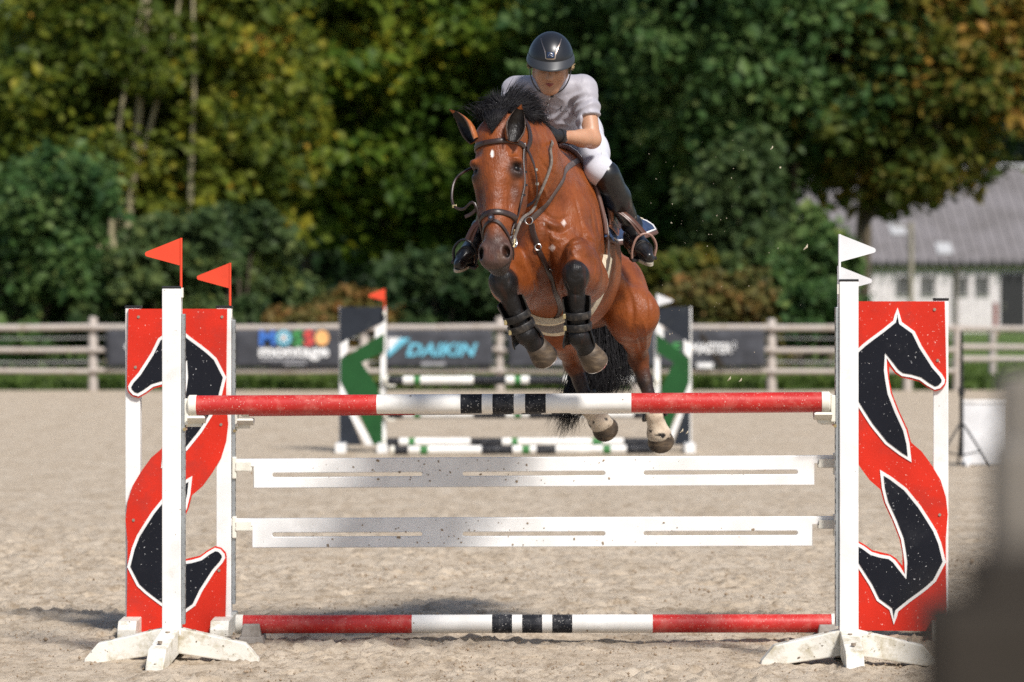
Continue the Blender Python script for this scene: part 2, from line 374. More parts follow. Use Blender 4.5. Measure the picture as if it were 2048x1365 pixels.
# ------------------------------------------------------------------ signed-distance modelling of bodies
def smin(a, b, k):
    h = np.maximum(k - np.abs(a - b), 0) / k
    return np.minimum(a, b) - h * h * k * 0.25
class Field:
    def __init__(s, lo, hi, h):
        s.lo = np.asarray(lo, float); s.h = h; s.n = np.ceil((np.asarray(hi) - s.lo) / h).astype(int) + 1
        s.a = np.full(s.n, 0.5, np.float32)
    def sub(s, lo, hi):
        i0 = np.clip(np.floor((np.asarray(lo) - s.lo) / s.h).astype(int), 0, s.n - 1)
        i1 = np.clip(np.ceil((np.asarray(hi) - s.lo) / s.h).astype(int) + 1, 1, s.n)
        ax = [(s.lo[k] + s.h * np.arange(i0[k], i1[k])).astype(np.float32) for k in range(3)]
        return tuple(slice(i0[k], i1[k]) for k in range(3)), ax[0][:, None, None], ax[1][None, :, None], ax[2][None, None, :]
    def put(s, sl, d, k, op):
        if op > 0: s.a[sl] = smin(s.a[sl], d, k)
        else: s.a[sl] = -smin(-s.a[sl], d, k)
    def cone(s, a, b, ra, rb, k=0.04, flat=None, op=1):
        a = np.asarray(a, float); b = np.asarray(b, float); R = max(ra, rb); m = k + 3 * s.h
        if flat is not None: R = R * max(1.0, flat[1])
        sl, X, Y, Z = s.sub(np.minimum(a, b) - R - m, np.maximum(a, b) + R + m)
        ba = b - a; L2 = np.dot(ba, ba); px, py, pz = X - a[0], Y - a[1], Z - a[2]
        t = np.clip((px * ba[0] + py * ba[1] + pz * ba[2]) / L2, 0, 1)
        dx, dy, dz = px - t * ba[0], py - t * ba[1], pz - t * ba[2]
        q = dx * dx + dy * dy + dz * dz
        if flat is not None:
            w = nrm(flat[0]); c = dx * w[0] + dy * w[1] + dz * w[2]
            q = np.maximum(q - c * c, 0) + (c / flat[1]) ** 2
        s.put(sl, (np.sqrt(q) - (ra + (rb - ra) * t)).astype(np.float32), k, op)
    def ell(s, c, r, R=None, k=0.04, op=1):
        c = np.asarray(c, float); r = np.asarray(r, float); R = np.eye(3) if R is None else np.asarray(R, float)   # rows: axes
        ext = np.sqrt(((R * r[:, None]) ** 2).sum(0)); m = k + 3 * s.h
        sl, X, Y, Z = s.sub(c - ext - m, c + ext + m)
        px, py, pz = X - c[0], Y - c[1], Z - c[2]; k0 = 0; k1 = 0
        for i in range(3):
            q = px * R[i][0] + py * R[i][1] + pz * R[i][2]
            k0 = k0 + (q / r[i]) ** 2; k1 = k1 + (q / r[i] ** 2) ** 2
        k0 = np.sqrt(k0); k1 = np.sqrt(k1)
        s.put(sl, (k0 * (k0 - 1.0) / np.maximum(k1, 1e-6)).astype(np.float32), k, op)
    def cut(s, p, n, k=0.01):
        """Keep the side the normal points away from."""
        sl, X, Y, Z = s.sub(s.lo, s.lo + s.h * s.n); n = nrm(n)
        d = (X - p[0]) * n[0] + (Y - p[1]) * n[1] + (Z - p[2]) * n[2]
        s.a = -smin(-s.a, -d.astype(np.float32), k)
    def mesh(s, smooth=2):
        a = s.a; a[0] = a[-1] = 0.5; a[:, 0] = a[:, -1] = 0.5; a[:, :, 0] = a[:, :, -1] = 0.5
        S = a < 0; nx, ny, nz = (q - 1 for q in a.shape)
        cnt = np.zeros((nx, ny, nz), np.int8); offs = [(i, j, k) for i in (0, 1) for j in (0, 1) for k in (0, 1)]
        for i, j, k in offs: cnt += S[i:i + nx, j:j + ny, k:k + nz]
        I = np.argwhere((cnt > 0) & (cnt < 8)); idx = np.full((nx, ny, nz), -1, np.int32); idx[tuple(I.T)] = np.arange(len(I))
        val = {o: a[I[:, 0] + o[0], I[:, 1] + o[1], I[:, 2] + o[2]] for o in offs}
        acc = np.zeros((len(I), 3)); num = np.zeros(len(I))
        for o in offs:
            for ax in range(3):
                if o[ax] == 0:
                    p = list(o); p[ax] = 1; p = tuple(p); v0, v1 = val[o], val[p]; c = (v0 < 0) != (v1 < 0)
                    t = np.where(c, v0 / np.where(c, v0 - v1, 1), 0); q = np.tile(np.array(o, float), (len(I), 1)); q[:, ax] = t
                    acc[c] += q[c]; num += c
        V = s.lo + s.h * (I + acc / num[:, None]); F = []
        for ax in range(3):
            b, c = (ax + 1) % 3, (ax + 2) % 3
            s0 = [slice(None)] * 3; s1 = [slice(None)] * 3; s0[ax] = slice(0, -1); s1[ax] = slice(1, None)
            A = S[tuple(s0)]; X = A != S[tuple(s1)]; E = np.argwhere(X); fl = A[tuple(E.T)]
            def cell(db, dc):
                q = E.copy(); q[:, b] += db; q[:, c] += dc; return idx[q[:, 0], q[:, 1], q[:, 2]]
            Q = np.stack([cell(-1, -1), cell(0, -1), cell(0, 0), cell(-1, 0)], 1)
            Q[~fl] = Q[~fl][:, ::-1]; F.append(Q)
        F = np.concatenate(F)
        for _ in range(smooth):
            e = np.concatenate([F[:, [0, 1]], F[:, [1, 2]], F[:, [2, 3]], F[:, [3, 0]]]); sm = np.zeros_like(V); ct = np.zeros(len(V))
            for k in range(3): sm[:, k] = np.bincount(e[:, 0], V[e[:, 1], k], len(V)) + np.bincount(e[:, 1], V[e[:, 0], k], len(V))
            ct = np.bincount(e[:, 0], minlength=len(V)) + np.bincount(e[:, 1], minlength=len(V))
            V = 0.5 * V + 0.5 * sm / ct[:, None]
        return V, F
def normals(V, F):
    a = V[F]; fn = np.cross(a[:, 2] - a[:, 0], a[:, 3] - a[:, 1]); N = np.zeros_like(V)
    for i in range(4):
        for k in range(3): N[:, k] += np.bincount(F[:, i], fn[:, k], len(V))
    return N / (np.linalg.norm(N, axis=1, keepdims=True) + 1e-12)
def colour_attr(me, name, C):
    at = me.attributes.new(name, 'FLOAT_COLOR', 'POINT')
    at.data.foreach_set('color', np.ascontiguousarray(np.c_[C, np.ones(len(C))], np.float32).ravel())
def smooth01(x, a, b):
    t = np.clip((x - a) / (b - a), 0, 1); return t * t * (3 - 2 * t)
def vnoise(p, sc, seed=0):
    """Cheap value noise (p: n x 2 or n x 3)."""
    p = np.asarray(p) * sc; i = np.floor(p).astype(np.int64); f = p - i; f = f * f * (3 - 2 * f); d = p.shape[1]; out = 0
    for c in range(2 ** d):
        o = np.array([(c >> k) & 1 for k in range(d)]); q = i + o
        h = (q[:, 0] * 374761393 + q[:, 1] * 668265263 + (q[:, 2] * 2147483647 if d > 2 else 0) + seed * 974711) & 0x7fffffff
        h = (h ^ (h >> 13)) * 1274126177 & 0x7fffffff; h = (h ^ (h >> 16)) & 0xffff
        out = out + np.prod(np.where(o, f, 1 - f), axis=1) * h / 65535.0
    return out

# ------------------------------------------------------------------ ground
def make_ground():
    def axis(segs):
        out = []
        for a, b, s in segs: out += list(np.arange(a, b, s))
        return np.array(out + [segs[-1][1]])
    xs = axis([(-120, -20, 10), (-20, -4, 0.5), (-4, 4, 0.024), (4, 20, 0.5), (20, 120, 10)])
    ys = axis([(-20, -2, 0.6), (-2, 9, 0.026), (9, 20, 0.12), (20, 47.6, 0.8)])
    X, Y = np.meshgrid(xs, ys, indexing='ij'); p = np.c_[X.ravel(), Y.ravel()]
    z = 0.020 * (vnoise(p, 1.3, 1) - 0.5) + 0.016 * (vnoise(p, 4.5, 2) - 0.5) + 0.010 * (vnoise(p, 10, 3) - 0.5)
    c = vnoise(p, 24, 4); z += 0.038 * np.clip(c - 0.55, 0, 1) * 2 * np.clip(vnoise(p, 2.1, 6) * 1.6 - .3, 0, 1)
    z += 0.018 * (vnoise(p, 36, 5) - 0.5)
    r = np.random.default_rng(3)
    for i in range(170):                                     # hoof prints
        cx, cy = r.uniform(-3.8, 3.8), r.uniform(-1.5, 9); rad = r.uniform(0.05, 0.10)
        m = np.abs(p[:, 0] - cx) + np.abs(p[:, 1] - cy) < 0.5
        d = np.hypot(p[m, 0] - cx, p[m, 1] - cy) / rad
        z[m] += -0.034 * np.exp(-d ** 4) + 0.015 * np.exp(-((d - 1.25) / 0.3) ** 2)
    fade = np.clip((20 - p[:, 1]) / 11, 0.25, 1) * np.clip(1 - (np.abs(p[:, 0]) - 4) / 8, 0.15, 1)
    z = z * fade
    nx, ny = len(xs), len(ys); id_ = np.arange(nx * ny).reshape(nx, ny)
    F = np.stack([id_[:-1, :-1], id_[1:, :-1], id_[1:, 1:], id_[:-1, 1:]], -1).reshape(-1, 4)
    o = link('ground', np_mesh('ground', np.c_[p, z], F), 'sand'); o['kind'] = 'structure'
make_ground()
def lawn():
    xs = np.linspace(-400, 400, 41); ys = np.array([47.6, 50, 54, 58, 64, 72, 90, 130, 200, 400, 900.0])
    X, Y = np.meshgrid(xs, ys, indexing='ij'); p = np.c_[X.ravel(), Y.ravel()]
    z = -0.01 + 0.05 * np.clip((p[:, 1] - 47.6) / 5, 0, 1) * vnoise(p, 0.4, 9)
    id_ = np.arange(len(p)).reshape(len(xs), len(ys))
    F = np.stack([id_[:-1, :-1], id_[1:, :-1], id_[1:, 1:], id_[:-1, 1:]], -1).reshape(-1, 4)
    o = link('lawn', np_mesh('lawn', np.c_[p, z], F), 'grass_ground'); o['kind'] = 'structure'
lawn()
def quads(name, C, N, size, mat, tone, parent=None, stretch=1.4):
    """Leaf-sized diamond faces: centres, normals, sizes, tone 0..1."""
    n = len(C); r = rng.normal(size=(n, 3)); A = np.cross(N, r); A /= np.linalg.norm(A, axis=1, keepdims=True) + 1e-9
    B = np.cross(N, A); s = np.asarray(size)[:, None] * 0.5
    bend = N * s * 0.3
    V = np.stack([C - A * s * stretch, C - B * s + bend, C + A * s * stretch, C + B * s + bend], 1).reshape(-1, 3)
    F = np.arange(4 * n).reshape(n, 4)
    me = np_mesh(name, V, F, smooth=False)
    at = me.attributes.new('tone', 'FLOAT', 'FACE'); at.data.foreach_set('value', np.clip(tone, 0, 1).astype(np.float32))
    return link(name, me, mat, parent)
def blades(name, x0, x1, y0, y1, n, h0, h1, mat, label):
    x = rng.uniform(x0, x1, n); y = rng.uniform(y0, y1, n); k = vnoise(np.c_[x, y], 0.5, 3)
    C = np.c_[x, y, 0.05 + 0.3 * rng.uniform(h0, h1, n) * (0.4 + k)]
    N = rng.normal(size=(n, 3)) * (1, 1, 0.3); N /= np.linalg.norm(N, axis=1, keepdims=True)
    o = quads(name, C, N, rng.uniform(h0, h1, n), mat, 0.3 + 0.7 * k * rng.uniform(0.5, 1, n)); tag(o, label, 'grass', kind='stuff')
blades('grass', -16, 16, 47.9, 62, 26000, 0.10, 0.24, 'leaf_grass', 'strip of green grass growing along the foot of the rail fence')

# ------------------------------------------------------------------ barn on the right
def barn():
    y = 132.0; D = y - CAMY
    x0, x1 = P(1455, 0, y)[0], P(2420, 0, y)[0]; ze = P(0, 524, y)[2]; zr = P(0, 343, y + 9)[2]; zg = 0.0
    b = thing('barn', 'long low white barn with a grey pitched roof behind the trees', 'barn', ((x0 + x1) / 2, y, 0))
    m = MB(); m.box(((x0 + x1) / 2, y + 9, ze / 2), (x1 - x0, 18, ze)); m.obj('wall', 'barn_wall', b)
    k = 0
    for i in range(60):                                       # vertical wall boards
        xx = x0 + (i + 0.5) * (x1 - x0) / 60
        w = MB(); w.box((xx, y - 0.02, ze / 2), ((x1 - x0) / 60 - 0.03, 0.04, ze - 0.02)); w.obj('wall_board', 'barn_wall', b)
    rs = MB(); ov = 0.22; th = 0.16; sl = (zr - ze) / 9.0
    a = [(x0 - 0.5, y - ov, ze - sl * ov), (x1 + 0.5, y - ov, ze - sl * ov), (x1 + 0.5, y + 9, zr), (x0 - 0.5, y + 9, zr), (x1 + 0.5, y + 18 + ov, ze - sl * ov), (x0 - 0.5, y + 18 + ov, ze - sl * ov)]
    up = [(p[0], p[1], p[2] + th) for p in a]
    rs.add(a + up, [(0, 1, 2, 3), (3, 2, 4, 5), (6, 9, 8, 7), (9, 11, 10, 8), (0, 6, 7, 1), (5, 4, 10, 11), (0, 3, 9, 6), (3, 5, 11, 9), (1, 7, 8, 2), (2, 8, 10, 4)])
    rf = rs.obj('roof', 'barn_roof', b)
    ang = math.atan(sl); rot = Matrix.Rotation(ang, 3, 'X')
    def on_roof(u, v0, w, l, nm, mat, hh=0.05):
        s = (P(0, v0, y)[2] - ze) / (zr - ze) * 9.0          # rough climb up the slope
        px = P(u, 0, y + s)[0]; q = MB(); q.box((px, y + s, ze + sl * s + th + hh / 2 + 0.03), (w, l, hh), rot); q.obj(nm, mat, rf)
    for (u, v) in ((1795, 468), (1888, 508)): on_roof(u, v, 0.6, 1.1, 'skylight', 'skylight')
    rd = MB(); rd.box(((x0 + x1) / 2, y + 9, zr + th + 0.05), (x1 - x0 + 1.0, 0.5, 0.16)); rd.obj('ridge_cap', 'skylight', rf)
    for i in range(46):                                       # corrugation battens
        xx = x0 + (i + 0.5) * (x1 - x0) / 46; q = MB(); q.box((xx, y + 4.2, ze + sl * 4.2 + th + 0.02), (0.10, 10.6, 0.05), rot); q.obj('roof_rib', 'barn_roof', rf)
    gt = MB(); gt.tube([(x0 - .5, y - ov - .08, ze - sl * ov + .02), (x1 + .5, y - ov - .08, ze - sl * ov + .02)], 0.09, 8); gt.obj('gutter', 'barn_dark', rf)
    for u in (1806, 1856, 1922, 1965, 1560, 1640, 1725):
        xx = P(u, 0, y)[0]; zz = P(0, 572, y)[2]; w, h = 0.42, 0.64
        wf = MB()
        for sx in (-1, 1): wf.box((xx + sx * (w / 2 + .03), y - .07, zz), (.06, .1, h + .12))
        for sz in (-1, 1): wf.box((xx, y - .07, zz + sz * (h / 2 + .03)), (w, .1, .06))
        wf.box((xx, y - .07, zz), (.05, .08, h))
        f = wf.obj('window', 'window_frame', b)
        for sx in (-1, 1):
            g = MB(); g.box((xx + sx * w / 4, y - .05, zz), (w / 2 - .03, .02, h)); g.obj('pane', 'window_glass', f)
    xd = P(2026, 0, y)[0]; d = MB(); d.box((xd, y - .06, 1.15), (0.95, .1, 2.3)); dd = d.obj('door', 'barn_dark', b)
    hd = MB(); hd.box((xd - .36, y - .13, 1.05), (.05, .05, .2)); hd.obj('handle', 'steel', dd)
    xp = P(1911, 0, y)[0]; dp = MB(); dp.tube([(xp, y - .3, ze - .1), (xp, y - .15, ze - .5), (xp, y - .15, .1)], .07, 8); dp.obj('downpipe', 'near_post_beige', b)
    po = MB(); yp = 120.0; a0 = P(1822, 0, yp)[0]; po.tube([(a0, yp, 0), (a0, yp, P(0, 445, yp)[2])], [.12, .08], 8)
    q = thing('utility_pole', 'thin pale pole standing upright before the barn wall', 'pole', (a0, yp, 0)); po.obj('pole', 'moss', q)
    arm = MB(); arm.box((a0 - .3, yp, P(0, 452, yp)[2]), (0.7, .1, .08)); arm.obj('crossarm', 'near_post_beige', q)
    st = MB(); yy = 118; a1 = P(1990, 0, yy)[0]; st.tube([(a1, yy, 0), (a1, yy, P(0, 606, yy)[2])], .09, 8)
    tag(st.obj('marker_post', 'lips'), 'short reddish post on the grass by the dark barn door', 'post')
barn()

# ------------------------------------------------------------------ added hill, far wood, trees
def sky_block_hill():  # slope added behind the trees to stop sky leaking through gaps
    xs = np.linspace(-140, 140, 57); ys = np.array([175, 180, 186, 194, 204, 220, 260, 320.0])
    X, Y = np.meshgrid(xs, ys, indexing='ij'); p = np.c_[X.ravel(), Y.ravel()]
    t = smooth01(p[:, 1], 172, 225); z = t * (26 + 6 * vnoise(p, 0.04, 4)) * (0.15 + 0.85 * smooth01(p[:, 0], -27, -20)) + 2.5 * (vnoise(p, 0.15, 5) - 0.5) * t - 0.2
    id_ = np.arange(len(p)).reshape(len(xs), len(ys))
    F = np.stack([id_[:-1, :-1], id_[1:, :-1], id_[1:, 1:], id_[:-1, 1:]], -1).reshape(-1, 4)
    o = link('sky_block_hill', np_mesh('sky_block_hill', np.c_[p, z], F), None); o.data.materials.append(MATS['leaf_ground']); o['kind'] = 'structure'
paint('leaf_ground', (0.012, 0.018, 0.008), 0.95, dirt=(0.03, 0.03, 0.012), dirt_scale=0.5, bmp=0.4)
sky_block_hill()
def leafy(centers, radii, per, size, seed, tone0=0.5, tone_sp=0.25, patch=0.35, shell=0.55):
    """Leaves spread over the outer part of each clump."""
    r = np.random.default_rng(seed); n = len(centers); k = np.repeat(np.arange(n), per)
    d = r.normal(size=(n * per, 3)); d /= np.linalg.norm(d, axis=1, keepdims=True)
    rad = (0.25 + 1.15 * r.random(n * per) ** 0.8 + 0.25 * np.abs(r.normal(size=n * per)))[:, None]
    C = centers[k] + d * rad * radii[k]
    N = d * 0.25 + r.normal(size=d.shape) * 0.55 + np.array([0.08, -0.30, 0.55]); N /= np.linalg.norm(N, axis=1, keepdims=True)
    ct = r.normal(size=n) * patch
    T = tone0 + ct[k] * 0.28 + 0.55 * (vnoise(C, 0.55, seed) - .5) + 0.25 * (vnoise(C, 1.7, seed + 3) - .5) + r.normal(size=n * per) * tone_sp * 0.6
    return C, N, size * 0.98 * np.exp(r.normal(size=n * per) * .38), T
def tree(name, label, cat, u, D, h, z0, rx, mat, seed, clumps=70, per=190, leaf=0.17, tone=0.45, trunk_r=0.16, lean=0.0, bark='bark', group=None, squash=1.0, limbs=7, fill=0.35, clump_r=0.13, cut_left=None, stem=0.0, nstem=0):
    y = D + CAMY; r = np.random.default_rng(seed); x = P(u, 0, y)[0]
    t = thing(name, label, cat, (x, y, 0), group)
    zc = (z0 + h) / 2; rz = (h - z0) / 2; clumps = int(clumps * 2.1); per = int(per * .85); ty = y - stem * rx
    cs = []
    while len(cs) < clumps:
        d = r.normal(size=3); d /= np.linalg.norm(d); rad = fill + (1 - fill) * r.random() ** 0.5
        q = d * rad; wid = 1.0 - 0.35 * max(0, q[2])
        c = np.array([x + lean * (zc + q[2] * rz) + q[0] * rx * wid, y + q[1] * rx * 0.8 * squash * wid, zc + q[2] * rz])
        if cut_left is not None and cut_left(c, r): continue
        cs.append(c)
    cs = np.array(cs); rr = (rx * clump_r * 1.0 + 0.12) * r.uniform(0.7, 1.4, (clumps, 1)) * np.array([[1.15, 1.1, 0.75]])
    m = MB()
    top = np.array([x + lean * h, ty, z0 + (h - z0) * 0.72])
    pts = catmull([(x, ty, -0.1), (x + 0.3 * lean * z0 + r.normal() * .12, ty, z0 * 0.6 + 0.3), (x + lean * zc + r.normal() * .3, ty + r.normal() * .2, zc), top], 9)
    m.tube(pts, list(trunk_r * np.linspace(1.0, 0.2, 9)), 8)
    for j in r.choice(clumps, min(limbs, clumps), replace=False):
        k = r.integers(3, 7); a = pts[k]; e = cs[j]; mid = (a + e) / 2 + np.array([0, 0, 0.35]) + r.normal(size=3) * .15
        m.tube(catmull([a, mid, e], 6), list(trunk_r * 0.45 * np.linspace(1, 0.2, 6)), 6)
    m.obj('trunk', bark, t, smooth=True)
    for k in range(nstem):                                    # further slender stems from the same root
        bx = x + r.uniform(-.55, .55) * rx; q = MB(); hh = z0 + (h - z0) * r.uniform(.6, .85)
        q.tube(catmull([(bx, ty - r.uniform(0, .6), -.1), (bx + r.normal() * .15, ty - .3, hh * .3), (bx + r.normal() * .4, ty - .2, hh * .65), (bx + r.normal() * .7, ty, hh)], 9), list(trunk_r * .62 * np.linspace(1, .2, 9)), 7); q.obj('stem', bark, t, smooth=True)
    C, N, S, T = leafy(cs, rr, per, leaf, seed + 1, tone)
    quads('crown', C, N, S, mat, T, t)
    return t
def bush(name, label, u, D, w, h, mat, seed, clumps=26, per=170, leaf=0.13, tone=0.45, group='bushes along the wood edge'):
    y = D + CAMY; r = np.random.default_rng(seed); x = P(u, 0, y)[0]
    t = thing(name, label, 'bush', (x, y, 0), group)
    a = r.uniform(0, 2 * math.pi, clumps); q = np.sqrt(r.random(clumps)); zz = r.random(clumps) ** 0.8
    cs = np.c_[x + np.cos(a) * q * w / 2 * np.sqrt(1 - 0.7 * zz ** 2), y + np.sin(a) * q * w * 0.35, 0.25 + zz * (h - 0.5)]
    clumps_r = 0.13; cs += r.normal(size=cs.shape) * (.10 * w, .08 * w, .07 * h); cs[:, 2] = np.maximum(cs[:, 2], .2); rr = np.full((clumps, 1), clumps_r * w) * r.uniform(0.45, 1.35, (clumps, 1)) * np.array([[1, 1, 0.8]])
    m = MB()
    for j in range(0, clumps, 3):
        m.tube([(x + r.normal() * .1, y, 0), (x * .5 + cs[j][0] * .5, cs[j][1] * .5 + y * .5, cs[j][2] * .55), tuple(cs[j])], [.035, .025, .01], 5)
    m.obj('stems', 'bark', t)
    C, N, S, T = leafy(cs, rr, int(per * 1.4), leaf, seed + 1, tone); quads('foliage', C, N, S, mat, T, t)
    return t
G1 = 'trees at the edge of the wood'
def corner(c, r):                                            # thin top left corner: sky shows between the twigs
    uu = 1024 + c[0] * FPX / (c[1] - CAMY); vv = HV - (c[2] - CAMZ) * FPX / (c[1] - CAMY)
    return uu < 62 and vv < 140 and r.random() < 0.62
tree('maple_tree', 'tall olive yellow tree with pale leaning stem above the red flags', 'tree', 265, 84, 11.5, 1.6, 3.7, 'leaf_olive', 11, 120, 200, 0.15, 0.50, 0.15, 0.05, 'bark_pale', G1, limbs=16, fill=0.2, clump_r=0.10, cut_left=corner, stem=.58, nstem=2)
tree('maple_tree', 'thin yellowing tree with several slender stems at the far edge of the wood', 'tree', 95, 88, 10.5, 1.2, 2.6, 'leaf_olive', 13, 70, 190, 0.15, 0.42, 0.11, 0.0, 'bark_pale', G1, limbs=10, fill=0.2, clump_r=0.11, cut_left=corner, stem=.58, nstem=2)
tree('maple_tree', 'yellow leaved tree beside the dark gap in the wood', 'tree', 455, 86, 9.5, 1.4, 1.9, 'leaf_olive', 15, 55, 190, 0.15, 0.58, 0.10, 0.02, 'bark_pale', G1, limbs=9, fill=0.2, clump_r=0.13, stem=.6, nstem=2)
tree('lime_tree', 'broad green tree with yellow green tips left of the jumping horse', 'tree', 800, 92, 14, 2.4, 3.8, 'leaf_green', 21, 120, 210, 0.17, 0.58, 0.2, 0.0, 'bark', G1, fill=0.3, clump_r=0.11)
tree('lime_tree', 'dark green tree whose crown hangs over the deep shade', 'tree', 610, 97, 13, 4.6, 2.6, 'leaf_green', 23, 70, 190, 0.17, 0.36, 0.18, 0.0, 'bark', G1, clump_r=0.13)
tree('lime_tree', 'green tree right behind the jumping rider', 'tree', 1080, 95, 14, 1.8, 3.3, 'leaf_deep', 25, 90, 200, 0.17, 0.55, 0.2, 0.0, 'bark', G1, clump_r=0.12)
tree('alder_tree', 'deep green tree just right of the rider with blue green leaves', 'tree', 1330, 88, 12.5, 1.5, 3.4, 'leaf_deep', 27, 110, 200, 0.16, 0.56, 0.2, 0.0, 'bark', G1, clump_r=0.11)
tree('oak_tree', 'large dark spreading tree standing before the left end of the barn', 'tree', 1590, 84, 11.8, 3.35, 3.9, 'leaf_deep', 29, 110, 190, 0.15, 0.52, 0.22, 0.0, 'bark', G1, limbs=20, fill=0.25, clump_r=0.11)
tree('beech_tree', 'russet tipped tree hanging over the grey barn roof', 'tree', 1660, 83, 11.0, 3.25, 2.6, 'leaf_autumn', 31, 80, 200, 0.15, 0.58, 0.09, 0.33, 'bark', G1, limbs=14, fill=0.2, clump_r=0.12)
tree('beech_tree', 'browning tree crown in the upper corner above the barn', 'tree', 1720, 90, 13.5, 6.3, 3.0, 'leaf_autumn', 33, 60, 190, 0.16, 0.40, 0.16, 0.0, 'bark', G1, clump_r=0.13)
tree('young_tree', 'young leafy tree growing at the foot of the dark spreading tree', 'tree', 1480, 80, 4.6, 0.4, 1.25, 'leaf_grey', 35, 34, 190, 0.13, 0.45, 0.06, 0.0, 'bark', G1, clump_r=0.2)
tree('young_tree', 'small green tree leaning out beside the white flags', 'tree', 1632, 80, 3.3, 0.3, .75, 'leaf_deep', 36, 20, 190, 0.13, 0.5, 0.06, 0.0, 'bark', G1, clump_r=0.2)
bush('hazel_bush', 'dark green bush at the edge of the wood behind the open rails', 60, 76, 3.3, 4.4, 'leaf_deep', 41, 44, 200, 0.14, 0.62)
bush('willow_bush', 'grey green bush behind the red horse head board', 330, 75, 2.6, 3.1, 'leaf_grey', 43, 36, 190, 0.12, 0.45)
bush('willow_bush', 'tall grey green bush between the red board and the dark gap', 480, 77, 2.0, 3.6, 'leaf_grey', 45, 30, 190, 0.12, 0.40)
bush('dogwood_bush', 'low reddish bush at the foot of the dark gap', 620, 74, 1.6, 1.5, 'leaf_brown', 47, 22, 150, 0.11, 0.50)
bush('dogwood_bush', 'low orange brown bush behind the small red flag', 715, 75, 1.8, 1.7, 'leaf_brown', 48, 24, 150, 0.11, 0.36)
bush('bramble_bush', 'dark bramble bush between the small red flag and the horse', 880, 76, 2.6, 2.5, 'leaf_grey', 49, 32, 170, 0.12, 0.22)
bush('bramble_bush', 'low dark bush behind the forelegs of the horse', 1060, 75, 2.2, 2.1, 'leaf_grey', 51, 28, 170, 0.12, 0.25)
bush('dogwood_bush', 'brown and green bush right of the rider boot', 1430, 75, 2.4, 2.0, 'leaf_brown', 53, 34, 170, 0.11, 0.30)
bush('hazel_bush', 'green bush above the fence left of the white flags', 1590, 76, 2.3, 2.2, 'leaf_deep', 55, 32, 180, 0.12, 0.42)
bush('dogwood_bush', 'tawny bush with thin stalks near the boot of the rider', 1350, 77, 1.6, 2.7, 'leaf_autumn', 57, 24, 170, 0.11, 0.50)
def far_wood():
    r = np.random.default_rng(5); cs = []; rr = []
    for i in range(520):
        x = r.uniform(-17, 18); y = r.uniform(92, 112); z = r.uniform(0.5, 13.5)
        uu = 1024 + x * FPX / (y - CAMY); vv = HV - (z - CAMZ) * FPX / (y - CAMY)
        if uu > 1480 and vv > 250: continue
        if uu < 60 and vv < 150: continue
        cs.append((x, y, z)); rr.append(r.uniform(0.8, 1.5))
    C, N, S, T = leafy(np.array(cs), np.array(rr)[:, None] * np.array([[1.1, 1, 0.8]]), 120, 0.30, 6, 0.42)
    tag(quads('far_wood', C, N, S, 'leaf_shaded', T), 'dark mass of woodland foliage behind the nearer trees', 'woodland', kind='stuff')
    cs = []                                                   # the wood goes on to both sides
    for i in range(520):
        side = r.random() < .55; x = r.uniform(-52, -14.5) if side else r.uniform(27, 60); y = r.uniform(76, 110); z = r.uniform(0.5, 12.5) * (1 - .25 * r.random())
        uu = 1024 + x * FPX / (y - CAMY)
        if -40 < uu < 2090: continue
        cs.append((x, y, z))
    cs = np.array(cs); C, N, S, T = leafy(cs, r.uniform(1.2, 2.1, (len(cs), 1)) * np.array([[1.1, 1, 0.8]]), 110, 0.36, 16, 0.5)
    tag(quads('far_wood', C, N, S, 'leaf_deep', T), 'edge of the wood going on beyond both sides of the view', 'woodland', kind='stuff')
    cs = np.c_[r.uniform(-10, 45, 260), r.uniform(156, 172, 260), r.uniform(3, 19, 260)]
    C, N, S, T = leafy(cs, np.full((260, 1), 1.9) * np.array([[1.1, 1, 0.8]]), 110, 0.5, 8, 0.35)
    tag(quads('barn_wood', C, N, S, 'leaf_shaded', T), 'dark woodland rising behind the roof of the barn', 'woodland', kind='stuff')
far_wood()

